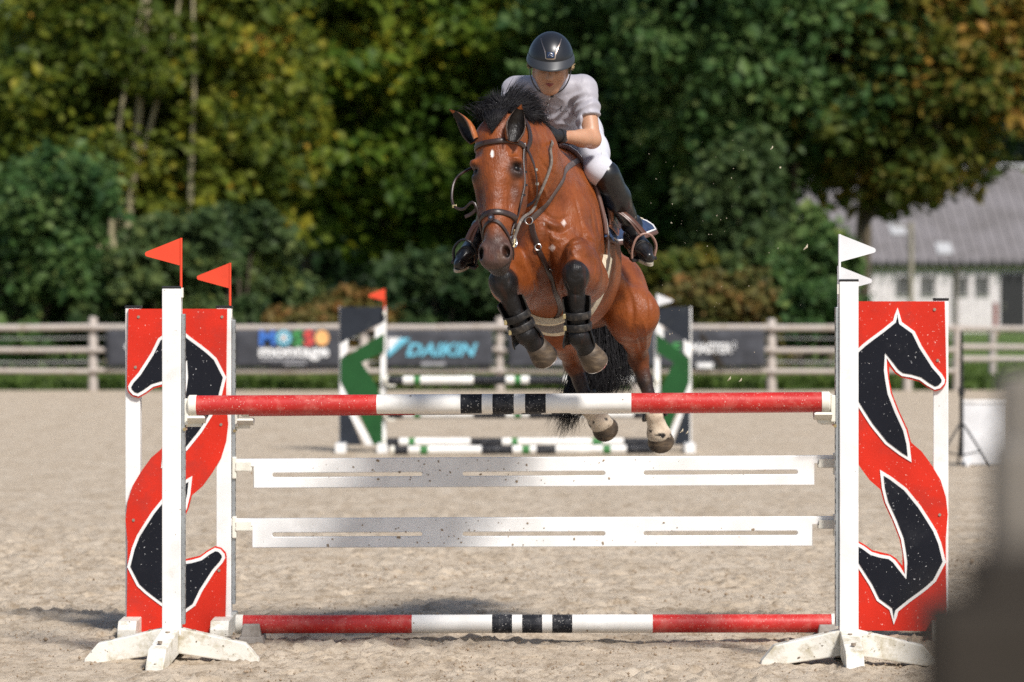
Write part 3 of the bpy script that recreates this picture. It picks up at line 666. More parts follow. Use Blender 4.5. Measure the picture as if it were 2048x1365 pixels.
# ------------------------------------------------------------------ rail fence round the arena with banners
def fence():
    y = 47.3; us = [-1441, -1170, -899, -628, -356, -85, 186, 457, 728, 1000, 1271, 1543, 1815]
    f = thing('rail_fence', 'weathered wooden post and rail fence along the far side of the arena', 'fence', (0, y, 0))
    for i, u in enumerate(us):
        x = P(u, 0, y)[0]; h = P(0, 634 + (i % 3) * 2, y)[2]
        m = MB(); m.tube([(x, y, -.1), (x, y, h - .03), (x + .003, y, h)], [.078, .074, .05], 12); m.obj('post', 'fence_wood', f, smooth=True)
    xs = [P(u, 0, y)[0] for u in us] + [P(1915, 0, y)[0]]
    for i in range(len(xs) - 1):
        for v, r in ((655, .056), (700, .046), (742, .046)):
            z = P(0, v, y)[2]; j = random.uniform(-.012, .012)
            m = MB(); m.tube([(xs[i] - .04, y - .10, z + j), ((xs[i] + xs[i + 1]) / 2, y - .105, z + j * .3 - .006), (xs[i + 1] + .04 - .09, y - .10, z - j)], r, 10); m.obj('rail', 'fence_wood', f, smooth=True)
        for v in (676, 724):
            z = P(0, v, y)[2]; m = MB(); m.tube([(xs[i], y - .02, z), ((xs[i] + xs[i + 1]) / 2, y - .02, z - .015), (xs[i + 1], y - .02, z)], .014, 6); m.obj('wire', 'fence_wire', f)
    f2 = thing('paddock_fence', 'grey rail fence of the grass paddock in front of the barn', 'fence', (P(1915, 0, 47.3)[0], 47.3, 0))
    x = P(1915, 0, y)[0]; m = MB(); m.tube([(x, y, -.1), (x, y, P(0, 652, y)[2])], .085, 10); m.obj('post', 'fence_wood', f2, smooth=True)
    for u, yy in ((1985, 52.0), (2075, 56.0)):
        x2 = P(u, 0, yy)[0]; m = MB(); m.tube([(x2, yy, -.1), (x2, yy, 1.05)], .07, 10); m.obj('post', 'fence_wood', f2, smooth=True)
    for v in (657, 694, 718):
        m = MB(); a = P(1915, v, y); b = P(2140, v + 2, y + 3); m.tube([a, b], .05, 8); m.obj('rail', 'fence_wood', f2, smooth=True)
    # far rails and a worn track in the paddock
    tr = MB(); tr.box((P(2000, 0, 62)[0] + 3, 60, .06), (14, 3.0, .02)); o = tr.obj('path', 'sand'); o['kind'] = 'structure'
    return y
FY = fence()
def banner(u0, u1, label, v0=660, v1=735):
    y = FY - 0.20; a, b = P(u0, v1, y), P(u1, v0, y); nx, nz = 26, 8; V = []
    for i in range(nx + 1):
        for j in range(nz + 1):
            s, t = i / nx, j / nz
            V.append((a[0] + (b[0] - a[0]) * s, y + 0.006 * math.sin(s * 21 + u0) * math.sin(t * 3.1) + 0.006 * math.sin(s * 9 + t * 7), a[2] + (b[2] - a[2]) * t - 0.008 * math.sin(s * math.pi) * t))
    F = [(i * (nz + 1) + j, (i + 1) * (nz + 1) + j, (i + 1) * (nz + 1) + j + 1, i * (nz + 1) + j + 1) for i in range(nx) for j in range(nz)]
    t = thing('banner', label, 'banner', (a[0], y, a[2]), 'banners hung on the rail fence')
    me = bpy.data.meshes.new('sheet'); me.from_pydata(V, [], F); me.update(); me.shade_smooth()
    s = link('sheet', me, 'banner_cloth', t); md = s.modifiers.new('thick', 'SOLIDIFY'); md.thickness = 0.004
    for u in np.linspace(u0 + 4, u1 - 4, 5):
        for v in (v0 + 2, v1 - 2):
            e = MB(); p = P(u, v, y - .012); e.tube([p, p + np.array([0, .03, 0])], .012, 8); e.obj('eyelet', 'steel', t)
    return t, y - 0.022
def letters(t, body, u0, u1, vb, vt, y, mat, shear=0.0, bold=0.02, name='lettering'):
    p = P(u0, vb, y); w = P(u1, vb, y)[0] - p[0]; h = P(0, vt, y)[2] - p[2]
    return link(name, text_mesh(name, body, h / 0.70, p, w, shear, bold), mat, t)
b1, yb = banner(212, 452, 'dark grey banner beside the open rails, partly hidden by the red board')
dk = MB(); c = P(256, 694, yb); dk.tube([c, c + np.array([0, .006, 0])], .05, 16); dk.obj('round_print', 'print_white', b1)
b2, yb = banner(468, 684, 'dark banner reading MOSSO montage in coloured and white letters')
for ch, u0, u1, mt in (('M', 519, 550, 'print_blue'), ('O', 552, 583, 'print_cyan'), ('S', 585, 606, 'print_green'), ('S', 608, 628, 'print_red'), ('O', 630, 658, 'print_orange')):
    letters(b2, ch, u0, u1, 690, 662, yb, mt, bold=0.035)
dsk = MB(); c = P(644, 676, yb); dsk.tube([c, c + np.array([0, .006, 0])], .085, 20); dsk.obj('sun_disc', 'print_orange', b2)
for k in range(3):
    a = k * math.pi / 3; c = P(567, 676, yb - .004); d = np.array([math.cos(a), 0, math.sin(a)]) * .085
    s_ = MB(); s_.tube([c - d, c + d], .012, 6); s_.obj('snowflake_arm', 'print_white', b2)
letters(b2, 'montage', 518, 658, 713, 690, yb, 'print_white', bold=0.035)
for u0, u1, v in ((520, 618, 720), (568, 612, 728)):
    q = MB(); a, b_ = P(u0, v, yb), P(u1, v, yb); q.box((a + b_) / 2, (b_[0] - a[0], .004, .03)); q.obj('small_print', 'print_grey', b2)
b3, yb = banner(764, 986, 'dark banner reading DAIKIN in light blue slanted letters')
letters(b3, 'DAIKIN', 812, 955, 712, 687, yb, 'print_cyan', shear=0.28, bold=0.03)
def tri(t, pts, y, mat, nm):
    q = [P(u, v, y) for u, v in pts]; link(nm, shape2d(nm, [[(p[0], p[2]) for p in q]], 0.006, (0, y, 0)), mat, t)
tri(b3, [(776, 676), (806, 676), (776, 706)], yb, 'print_white', 'emblem')
tri(b3, [(800, 677), (821, 677), (775, 716), (775, 705)], yb - .008, 'print_cyan', 'emblem')
q = MB(); a, b_ = P(842, 728, yb), P(890, 728, yb); q.box((a + b_) / 2, (b_[0] - a[0], .004, .05)); q.obj('small_print', 'print_grey', b3)
b4, yb = banner(1016, 1262, 'dark banner behind the legs of the horse')
q = MB(); a, b_ = P(1098, 724, yb), P(1140, 724, yb); q.box((a + b_) / 2, (b_[0] - a[0], .004, .06)); q.obj('small_print', 'print_grey', b4)
b5, yb = banner(1280, 1530, 'dark banner reading MASTER in white letters beside the open rails')
letters(b5, 'E', 1346, 1362, 706, 686, yb, 'print_green', bold=0.03)
letters(b5, 'MASTER', 1383, 1464, 706, 687, yb, 'print_white', bold=0.035)
letters(b5, '®', 1465, 1472, 698, 684, yb, 'print_white')
q = MB(); a, b_ = P(1394, 731, yb), P(1426, 731, yb); q.box((a + b_) / 2, (b_[0] - a[0], .004, .08)); q.obj('small_print', 'print_white', b5)
tri(b5, [(1398, 668), (1407, 668), (1452, 735), (1440, 735)], yb + .003, 'near_post_grey', 'emblem')
# ------------------------------------------------------------------ poles, cups, standards
def pole(name, label, a, b, r, bands, mats, caps=True, group=None, cat='pole', n=28):
    """A round jumping pole from a to b with painted bands (fraction, material index)."""
    a = np.asarray(a, float); b = np.asarray(b, float); t = thing(name, label, cat, (a + b) / 2 - np.array([0, 0, r]), group)
    m = MB(); f0 = 0.0
    for f1, mi in bands:
        m.mi = mi
        k = max(2, int((f1 - f0) * 16)); m.tube([a + (b - a) * (f0 + (f1 - f0) * i / k) for i in range(k + 1)], r, n, cap=(f0 == 0.0 or f1 >= 0.999)); f0 = f1
    m.obj('shaft', mats, t, smooth=True)
    if caps:
        d = nrm(b - a)
        for e, s in ((a, -1), (b, 1)):
            c = MB(); c.tube([e - s * d * .004, e + s * d * .030, e + s * d * .036], [r * 1.06, r * 1.06, r * .94], n); c.obj('end_cap', 'cup_plastic', t, smooth=True)
    return t
def cup(p, side, label, depth=-1):
    """Plastic cup: back plate against the post, arm and curved lip; side +1 points to the right."""
    t = thing('jump_cup', label, 'jump cup', p, 'cups holding the poles and planks')
    m = MB(); m.box(p + np.array([side * .014, 0, -.005]), (.028, .055, .125)); m.obj('back_plate', 'cup_plastic', t, bevel=.006)
    k = MB(); pts = []
    for i in range(9):
        q = i / 8 - .5; pts.append((p[0] + side * .065, p[1] + q * .105, p[2] - .052 + .10 * q * q))
    nor = [(0, 0, 1)] * 9
    k.ribbon(pts, nor, .082, .014); k.obj('lip', 'cup_plastic', t, smooth=True)
    c = MB(); c.box(p + np.array([side * .050, 0, -.064]), (.075, .022, .022)); c.obj('arm', 'cup_plastic', t, bevel=.004)
    pn = MB(); pn.tube([p + np.array([side * .01, -.04, -.085]), p + np.array([side * .01, .04, -.085])], .008, 8); pn.obj('pin', 'brass', t)
    return t
def track(x, y, z0, z1, side, parent):
    """Galvanised keyhole strip on the inner face of a post."""
    m = MB(); m.box((x, y, (z0 + z1) / 2), (.016, .062, z1 - z0)); o = m.obj('keyhole_track', 'galvanised', parent, bevel=.002)
    h = MB(); n = int((z1 - z0) / .05)
    for i in range(n):
        z = z0 + .03 + i * .05; h.tube([(x + side * .0065, y - .018, z), (x + side * .0095, y - .018, z)], .010, 8)
    o2 = h.obj('keyhole_row', 'black_metal', o); o2['kind'] = 'stuff'
    return o
def flag(p, side, col, label):
    t = thing('flag', label, 'flag', p, 'boundary flags')
    m = MB(); m.tube([p, p + np.array([0.0, 0, .235])], .0065, 10); m.obj('stick', col, t, smooth=True)
    z = p[2]; x = p[0]; tip = x - side * .168; pts = [(x, z + .235), (x, z + .105)]
    for a in np.linspace(-70, 70, 7):
        pts.append((tip + side * .012 - side * .012 * math.cos(math.radians(a)), z + .160 + .012 * math.sin(math.radians(a))))
    link('pennant', shape2d('pennant', [pts], .006, (0, p[1], 0)), col, t)
    b = MB(); b.box(p + np.array([0, 0, -.02]), (.022, .03, .045)); b.obj('socket', 'cup_plastic', t)
    return t
def standard(u, y, side, vtop, label):
    """Single post on a four-armed foot; side +1: cups point right."""
    base = P(u, 0, y); base[2] = 0.0; z1 = P(0, vtop, y)[2]; w = .088
    t = thing('jump_standard', label, 'jump standard', base, 'single jump standards of the front rail')
    m = MB(); m.box((base[0], y, (.13 + z1) / 2), (w, w, z1 - .13)); m.obj('post', 'white_paint', t, bevel=.005)
    c = MB(); c.box((base[0], y, z1 + .004), (w * 1.02, w * 1.02, .012)); c.obj('post_cap', 'black_metal', t, bevel=.003)
    track(base[0] + side * (w / 2 + .009), y, .18, z1 - .12, side, t)
    for ang, L in ((0, .375), (180, .375), (-97 if side > 0 else -90, .36), (90, .36)):
        a = math.radians(ang); d = np.array([math.cos(a), math.sin(a), 0]); s = np.array([-d[1], d[0], 0]); hw = .042
        prof = [(.03, .165), (.03, .045), (L - .02, -.005), (L + .035, -.004), (L + .030, .020), (L - .03, .092)]
        vs = [base + d * q + s * k * hw + np.array([0, 0, z]) for k in (-1, 1) for q, z in prof]; n = len(prof)
        f = MB(); f.add(vs, [tuple(range(n)), tuple(range(2 * n - 1, n - 1, -1))] + [(i, (i + 1) % n, n + (i + 1) % n, n + i) for i in range(n)])
        f.obj('foot', 'foot_paint', t, bevel=.006)
        for kx in (.10, L - .09):
            bt = MB(); pp = base + d * kx + np.array([0, 0, .158 - kx * .17]); bt.tube([pp, pp + np.array([0, 0, .012])], .011, 8); bt.obj('bolt', 'screw_steel', t)
    return t
FL, FR = 344.5, 1696.5
standard(FL, 0.0, 1, 577, 'white jump standard on a cross foot before the red board at the open rails side')
standard(FR, -0.10, -1, 563, 'white jump standard on a cross foot beside the barn, carrying the white flags side')
RB = [(0.290, 0), (0.424, 1), (0.458, 2), (0.475, 1), (0.509, 2), (0.527, 1), (0.560, 2), (0.696, 1), (1.0, 0)]
RM = ['pole_red', 'pole_white', 'pole_black']
pole('jump_pole', 'front red and white pole with three black bands under the jumping horse', P(392, 811, 0), P(1645, 804, -.1), .0455, RB, RM)
cup(P(366, 822, 0), 1, 'cream cup holding the front pole beside the red board near the open rails')
cup(P(1673, 815, -.1), -1, 'cream cup holding the front pole beside the post with white flags')

# ------------------------------------------------------------------ boards with two horse heads, head to tail
def head_outline():
    return [(1795.7, 612), (1804, 641), (1829, 659), (1843, 688), (1868, 727), (1883, 744), (1888.5, 754), (1887, 762), (1879, 771), (1868, 774), (1854, 766), (1839, 755), (1822, 750), (1803.6, 747), (1793, 739), (1784, 727),
            (1774, 711), (1775, 735), (1777, 752), (1782, 781), (1796, 817), (1812.5, 853), (1819, 880), (1823, 917), (1800, 903), (1771, 881), (1742.5, 845.6), (1728, 823), (1713, 799), (1703, 774), (1693.5, 736), (1713, 698), (1728, 684), (1742, 673), (1765, 656), (1787, 638), (1789.5, 628)]
CXR, CYR = 1792.0, 924.5
def rot180(p): return [(2 * CXR - x, 2 * CYR - y) for x, y in p]
def red_outline():
    half = [(1692, 600), (1888, 600), (1891, 745)] + [(1891, 757), (1889, 765), (1880, 774), (1868, 777), (1853, 769), (1838, 758), (1803, 750), (1791, 742), (1779, 728), (1779, 752), (1785, 781), (1799, 817), (1815, 851), (1822, 878),
            (1843, 896), (1862, 922), (1880, 952), (1890, 985), (1894, 1019), (1890, 1065), (1890, 1090)]
    return half + rot180(half)
def wing(u_in, y, side, v_top, v_bot, label, turn=0.0, glabel=None):
    """Two posts and a cut-out board; side +1: the board stretches to the right of the inner post."""
    k = .5 / 197.0; base = P(u_in, 0, y); base[2] = 0
    t = thing('jump_wing', label, 'jump wing', base, 'painted jump wings of the rear pole')
    zt = P(0, v_top, y)[2]; H = .5 / 197 * 650
    def loc(poly):                                            # photo outline -> board plane, x away from the inner edge
        return [(side * (x - 1692) * k, zt - (v - 600) * k) for x, v in poly]
    o = np.array([base[0], y, 0.0])
    def at(x, yy): c, s = math.cos(turn), math.sin(turn); return np.array([o[0] + c * x - s * yy, o[1] + s * x + c * yy, 0])
    def board(nm, polys, dep, yy, mat, par): return link(nm, shape2d(nm, [loc(p) for p in polys], dep, at(0, yy), turn), mat, par)
    pn = board('board', [red_outline()], .018, -.055, 'red_board', t)
    hd = head_outline()
    for q in (hd, rot180(hd)):
        e = board('horse_head_outline', [q], .004, -.0665, 'outline_paint', pn)
        board('horse_head', [inset(q, 6.2)], .003, -.0700, 'black_board', pn)
    for (x, v) in ((1702, 616), (1868, 616), (1874, 716), (1878, 1020), (1705, 1232), (1872, 1232), (1708, 1120), (1704, 830)):
        sx, sz = loc([(x, v)])[0]; p = at(sx, -.064) + np.array([0, 0, sz]); s = MB(); s.tube([p, p + np.array([0, -.004, 0])], .0075, 10); s.obj('screw', 'screw_steel', t)
    ztop = zt + .004
    for dx in (.018, .478):
        x = side * dx; R = Matrix.Rotation(turn, 3, 'Z')
        m = MB(); p = at(x, 0); m.box((p[0], p[1], ztop / 2 + .03), (.075, .088, ztop - .06), R); m.obj('post', 'white_paint', t, bevel=.004)
        c = MB(); c.box((p[0], p[1], ztop + .006), (.08, .092, .012), R); c.obj('post_cap', 'black_metal', t)
        f = MB(); prof = [(-.36, 0), (-.36, .05), (-.31, .09), (.31, .09), (.36, .05), (.36, 0)]
        vs = []
        for sx in (-.046, .046):
            for q, z in prof: w = at(x + sx, q); vs.append((w[0], w[1], z))
        n = len(prof); f.add(vs, [tuple(range(n)), tuple(range(2 * n - 1, n - 1, -1))] + [(i, (i + 1) % n, n + (i + 1) % n, n + i) for i in range(n)])
        f.obj('foot', 'foot_paint', t, bevel=.005)
    m = MB(); p = at(side * .25, .02); m.box((p[0], p[1], .14), (.40, .03, .12), Matrix.Rotation(turn, 3, 'Z')); m.obj('brace', 'white_paint', t, bevel=.003)
    w = at(-side * .030, 0); track(w[0], w[1], .15, ztop - .06, -side, t)
    return t, at
YR = 1.50
wing(456, YR, -1, 618, 1252, 'red board wing with black horse heads, behind the standard with red flags')
wing(1690, 1.35, 1, 603, 1247, 'red board wing with black horse heads beside the barn and dark near post', turn=-.10)
pole('jump_pole', 'rear red and white pole hidden close behind the front pole', P(497, 815, YR - .02), P(1652, 807, 1.33), .0455, RB, RM)
cup(P(466, 828, YR), 1, 'cream cup for the rear pole on the wing near the open rails')
cup(P(1676, 820, 1.35), -1, 'cream cup for the rear pole behind the post with white flags')
flag(P(362, 577, -.02), 1, 'flag_red', 'orange red flag on the front post, the higher of two')
flag(P(460, 619, YR - .02), 1, 'flag_red', 'orange red flag on the rear wing, the lower of two')
flag(P(1679, 570, -.12), -1, 'flag_white', 'white flag on the front post, the higher of two')
flag(P(1677, 626, 1.33), -1, 'flag_white', 'white flag on the rear wing, the lower of two, half behind the post')
# ------------------------------------------------------------------ white planks
def plank(vl, vr, hpx, ul, ur, label):
    y = YR - .02; a, b = P(ul, vl, y), P(ur, vr, y); k = (y - CAMY) / FPX; h = hpx * k; L = b[0] - a[0]; tilt = (b[2] - a[2]) / L
    t = thing('jump_plank', label, 'jump plank', ((a[0] + b[0]) / 2, y, a[2] - h), 'white planks of the jump')
    def sh(pts): return [(x, a[2] + tilt * (x - a[0]) + z) for x, z in pts]
    tg = .041 * 2.6; th = .038
    body = [(a[0], 0), (b[0], 0), (b[0], -th), (b[0] - tg, -th - .002), (b[0] - tg, -h), (a[0] + tg, -h), (a[0] + tg, -th - .002), (a[0], -th)]
    holes = []
    for u0, u1 in ((545, 845), (925, 1210), (1287, 1595)):
        x0, x1 = P(u0, 0, y)[0], P(u1, 0, y)[0]; zc = -h * .56; r = .0105; ring = []
        for q in np.linspace(90, 270, 7): ring.append((x0 + r + r * math.cos(math.radians(q)), zc + r * math.sin(math.radians(q))))
        for q in np.linspace(-90, 90, 7): ring.append((x1 - r + r * math.cos(math.radians(q)), zc + r * math.sin(math.radians(q))))
        holes.append(sh(ring))
    link('board', shape2d('board', [sh(body)] + holes, .034, (0, y, 0), bevel=.004), 'plank_paint', t)
    r_ = np.random.default_rng(int(vl)); cl = MB()
    for i in range(60):                                       # thrown mud
        x = r_.uniform(a[0] + .3, b[0] - .3) if i % 3 == 0 else r_.normal(P(930, 0, y)[0], .42); z = a[2] + tilt * (x - a[0]) - r_.uniform(.01, h - .01); s = .0028 * math.exp(r_.normal() * .55)
        cl.box((x, y - .018, z), (s * r_.uniform(.8, 2.4), .004, s * 1.4), Matrix.Rotation(r_.uniform(0, 3), 3, 'Y'))
    o = cl.obj('mud_spots', 'clod', t); o['kind'] = 'stuff'
    for e, s in ((a, 1), (b, -1)):
        w = P(466 if s > 0 else 1674, 0, y); cup_flat(np.array([w[0], y, e[2] - th - .002]), s, ('upper' if vl < 1000 else 'lower') + ' plank cup ' + ('on the wing near the open rails' if s > 0 else 'behind the post with white flags'))
def cup_flat(p, side, label):
    t = thing('plank_cup', label, 'plank cup', p, 'cups holding the poles and planks')
    m = MB(); m.box(p + np.array([side * .008, 0, -.005]), (.022, .05, .11)); m.obj('back_plate', 'cup_plastic', t, bevel=.005)
    k = MB(); k.box(p + np.array([side * .055, 0, -.012]), (.085, .062, .022)); k.obj('shelf', 'cup_plastic', t, bevel=.006)
    for s in (-1, 1):
        l_ = MB(); l_.box(p + np.array([side * .055, s * .027, .008]), (.075, .008, .03)); l_.obj('lip', 'cup_plastic', t)
plank(918, 911, 59, 465, 1671, 'upper white plank with three long slots and mud spots')
plank(1037, 1033, 59, 462, 1667, 'lower white plank with three long slots')
# ------------------------------------------------------------------ ground pole and its blocks
RB2 = [(0.288, 0), (0.424, 1), (0.458, 2), (0.475, 1), (0.509, 2), (0.526, 1), (0.560, 2), (0.696, 1), (1.0, 0)]
pole('jump_pole', 'low red and white pole lying near the ground below the planks', P(485, 1249, 1.02), P(1664, 1247, .98), .0455, RB2, RM)
def block(u, y, label, s):
    b = P(u, 0, y); b[2] = 0; t = thing('pole_block', label, 'block', b, 'blocks under the low pole')
    m = MB(); m.box(b + np.array([0, 0, .016]), (.13, .26, .045), taper=.88); m.obj('base', 'concrete', t, bevel=.008)
    for q in (-1, 1):
        c = MB(); c.box(b + np.array([0, q * .082, .066]), (.10, .06, .062), taper=.8); c.obj('cheek', 'concrete', t, bevel=.006)
block(505, 1.02, 'grey concrete block under the low pole near the red flags side', 1)
block(1652, .98, 'grey concrete block under the low pole near the white flags side', -1)

# ------------------------------------------------------------------ the green and black jump behind
def back_jump():
    y = 23.0; k = (y - CAMY) / FPX
    def w(u0, u1, flip, label):
        x0, x1 = P(u0, 0, y)[0], P(u1, 0, y)[0]; zt = P(0, 614, y)[2]
        t = thing('jump_wing', label, 'jump wing', ((x0 + x1) / 2, y, 0), 'green and black jump wings')
        W = x1 - x0; H = zt - .06
        def bd(nm, pts, mat, yy, d=.02):
            q = [((x0 + W * (1 - a if flip else a)), .06 + H * b) for a, b in pts]; link(nm, shape2d(nm, [q], d, (0, y + yy, 0)), mat, t)
        for a in (.04, .96):
            m = MB(); m.box((x0 + W * a, y + .05, zt / 2), (.06, .07, zt)); m.obj('post', 'white_paint', t)
            f = MB(); f.box((x0 + W * a, y, .05), (.11, .75, .10)); f.obj('foot', 'white_paint', t, bevel=.01)
        bd('black_panel', [(0, 1), (1, 1), (1, .895), (.05, .745), (0, .745)], 'dark_wing', 0)
        bd('green_panel', [(.98, .81), (.98, .675), (.48, .60), (.78, .457), (.94, .335), (.94, .014), (.745, .014), (.455, .207), (.155, .378), (.02, .46), (.02, .625)], 'green_wing', -.012)
        bd('black_panel', [(.0, .33), (.10, .30), (.22, .22), (.50, .01), (.0, .01)], 'dark_wing', 0)
        bd('white_panel', [(.78, .84), (1, .90), (1, .80), (.78, .735)], 'outline_paint', -.006)
        bd('white_panel', [(0, .73), (.18, .77), (.18, .675), (0, .625)], 'outline_paint', -.006)
        bd('white_panel', [(.20, .235), (.34, .235), (.76, .01), (.58, .01)], 'outline_paint', -.008)
        bd('white_panel', [(.0, .47), (.20, .35), (.10, .31), (.0, .34)], 'outline_paint', -.006)
        return t
    w(680, 770, False, 'dark and green chevron wing with a small red flag')
    w(1312, 1380, True, 'dark and green chevron wing behind the hind leg of the horse')
    bb = [(.085, 1), (.16, 0), (.29, 0), (.0, 0)]
    bands = [(.06, 1), (.13, 0), (.18, 2), (.50, 0), (.56, 1), (.68, 1), (.73, 0), (.77, 2), (.82, 0), (1.0, 1)]
    bands = [(.05, 1), (.12, 0), (.17, 2), (.535, 0), (.75, 1), (.81, 0), (.86, 2), (.92, 0), (1.0, 1)]
    mats = ['pole_white', 'pole_black', 'pole_green']
    bands2 = [(.06, 1), (.15, 0), (.20, 2), (.43, 0), (.58, 1), (.65, 0), (.70, 2), (.90, 0), (1.0, 1)]
    pole('jump_pole', 'black, white and green pole, topmost of the rear jump', P(774, 761, y), P(1310, 760, y), .047, [(.06, 1), (.10, 0), (.125, 2), (.323, 0), (.443, 1), (.475, 0), (.50, 2), (.53, 0), (.66, 1), (.92, 0), (1, 1)], mats, group='green poles', n=14)
    pole('jump_pole', 'black, white and green pole, second of the rear jump', P(774, 829, y), P(1310, 829, y), .047, [(.06, 1), (.10, 0), (.125, 2), (.323, 0), (.443, 1), (.475, 0), (.50, 2), (.53, 0), (.66, 1), (.92, 0), (1, 1)], mats, group='green poles', n=14)
    pole('jump_pole', 'black, white and green pole on the ground, the one farther from the front jump', P(772, 885, y - .3), P(1300, 885, y - .3), .047, [(.05, 1), (.085, 0), (.11, 2), (.32, 0), (.44, 1), (.475, 0), (.50, 2), (.78, 0), (.82, 2), (.90, 0), (1, 1)], mats, group='green poles', n=14)
    pole('jump_pole', 'black, white and green pole on the ground, the one nearer the front jump', P(788, 901, y - 1.15), P(1310, 899, y - 1.15), .047, [(.055, 1), (.10, 0), (.13, 2), (.335, 0), (.455, 1), (.49, 0), (.52, 2), (.545, 0), (.62, 1), (.80, 0), (.83, 2), (.89, 0), (1, 1)], mats, group='green poles', n=14)
    for v in (766, 834):
        for u, s in ((774, 1), (1312, -1)):
            p = P(u, v - 4, y); m = thing('jump_cup', ('upper' if v < 800 else 'lower') + ' pale cup of the rear jump ' + ('by the small red flag' if s > 0 else 'behind the horse'), 'jump cup', p, 'cups of the rear jump')
            q = MB(); q.box(p + np.array([s * .01, 0, 0]), (.02, .06, .12)); q.obj('back_plate', 'cup_plastic', m)
            q = MB(); q.box(p + np.array([s * .05, 0, -.05]), (.08, .1, .02)); q.obj('lip', 'cup_plastic', m)
    flag(P(769, 622, y - .05), 1, 'flag_red', 'small red flag on the green and black wing of the rear jump')
    flag(P(1314, 632, y - .05), -1, 'flag_white', 'small white flag just showing behind the thigh of the horse')
back_jump()
# ------------------------------------------------------------------ stand and white box, near posts
def stand():
    y = 19.5; p = P(1923, 0, y); p[2] = 0; t = thing('tripod_stand', 'black tripod stand beside the white board', 'tripod', p)
    m = MB(); m.tube([p + np.array([0, 0, .10]), p + np.array([0, 0, .75]), p + np.array([0, 0, P(0, 662, y)[2]])], [.02, .02, .014], 10); m.obj('pole', 'black_metal', t, smooth=True)
    for a in (205, 335, 90):
        d = np.array([math.cos(math.radians(a)), math.sin(math.radians(a)), 0]); l_ = MB()
        l_.tube([p + np.array([0, 0, .42]) + d * .02, p + d * .30 + np.array([0, 0, .01])], .011, 8); l_.obj('leg', 'black_metal', t, smooth=True)
        s = MB(); s.tube([p + np.array([0, 0, .12]) + d * .015, p + d * .20 + np.array([0, 0, .16])], .008, 6); s.obj('strut', 'black_metal', t)
    c = MB(); c.tube([p + np.array([0, 0, .70]), p + np.array([0, 0, .78])], .032, 10); c.obj('collar', 'black_metal', t)
    yb = 19.9; b = P(1970, 0, yb); b[2] = 0; q = thing('white_board', 'white freestanding board behind the tripod', 'board', b)
    z1 = P(0, 806, yb)[2]; m = MB(); m.box(b + np.array([0, 0, z1 / 2]), (.44, .05, z1 - .02)); m.obj('panel', 'flag_white', q, bevel=.008)
    for s in (-1, 1):
        f = MB(); f.box(b + np.array([s * .19, 0, .02]), (.04, .36, .04)); f.obj('foot', 'flag_white', q)
    e = MB(); e.box(b + np.array([0, 0, z1 + .01]), (.46, .07, .035)); e.obj('top_edge', 'piping', q, bevel=.006)
stand()
def near_posts():
    y = CAMY + 2.5; x0 = P(1834, 0, y)[0]; t = thing('near_post', 'dark grey timber post right in front of the camera, out of focus', 'post', (x0 + .07, y, 0))
    zt = P(0, 1185, y)[2]; m = MB(); m.box((x0 + .085, y, zt / 2), (.17, .13, zt)); m.obj('timber', 'near_post_grey', t, bevel=.014)
    x1 = P(1925, 0, y)[0]; z2 = P(0, 1115, y)[2]; c = MB(); c.box((x1 + .07, y + .01, (zt + z2) / 2), (.14, .10, z2 - zt + .01)); c.obj('post_cap', 'near_post_grey', t, bevel=.012)
    y = CAMY + 4.0; x0 = P(1982, 0, y)[0]; t = thing('near_post', 'pale timber post behind the dark near post, out of focus', 'post', (x0 + .05, y, 0))
    zt = P(0, 885, y)[2]; m = MB(); m.box((x0 + .05, y, zt / 2), (.10, .10, zt)); m.obj('timber', 'near_post_beige', t, bevel=.012)
    z2 = P(0, 752, y)[2]; m = MB(); m.box((P(2024, 0, y)[0] + .04, y + .11, z2 / 2), (.08, .07, z2)); m.obj('upright', 'near_post_beige', t, bevel=.01)
near_posts()
# ------------------------------------------------------------------ the horse
yaw = math.radians(12.5)
HF = np.array([-math.sin(yaw), -math.cos(yaw), 0]); HL_ = np.array([math.cos(yaw), -math.sin(yaw), 0])     # forward, the horse's left side
pit = math.radians(23); FW = HF * math.cos(pit) + np.array([0, 0, math.sin(pit)]); UP = np.cross(FW, HL_) if np.cross(FW, HL_)[2] > 0 else np.cross(HL_, FW)
BR = np.array([HL_, FW, UP])                                   # rows: lateral, along, up
POLL, MUZ = P(990, 250, -.60), P(987, 546, -.83)
ha = nrm(MUZ - POLL); hy = math.radians(15); hl = np.array([math.cos(hy), -math.sin(hy), 0.035]); hl = nrm(hl - ha * np.dot(hl, ha)); hn = np.cross(ha, hl)
if hn[1] > 0: hn = -hn
HR = np.array([hl, hn, ha])
def hd(x, y, z): return POLL + hl * x * .955 + hn * y + ha * z
LEG = {
 'rf': dict(el=P(1168, 560, .13), kn=P(1150, 551, -.42), fe=P(1157, 674, -.36), co=P(1175, 702, -.32), ho=P(1194, 730, -.265)),
 'lf': dict(el=P(1048, 572, .13), kn=P(1004, 564, -.42), fe=P(1050, 669, -.36), co=P(1074, 693, -.32), ho=P(1093, 720, -.265)),
 'rh': dict(hip=P(1226, 580, 1.50), st=P(1268, 628, 1.28), hk=P(1276, 712, 1.70), fe=P(1308, 828, 1.66), co=P(1318, 868, 1.69), ho=P(1323, 892, 1.75)),
 'lh': dict(hip=P(1140, 585, 1.55), st=P(1128, 655, 1.30), hk=P(1146, 722, 1.74), fe=P(1178, 816, 1.70), co=P(1202, 846, 1.72), ho=P(1214, 864, 1.78)),
}
SEG = []                                                       # (a, b, radius, tag) for coat colours
def dseg(V, a, b):
    ba = b - a; t = np.clip(((V - a) @ ba) / np.dot(ba, ba), 0, 1); return np.linalg.norm(V - a - t[:, None] * ba, axis=1), t
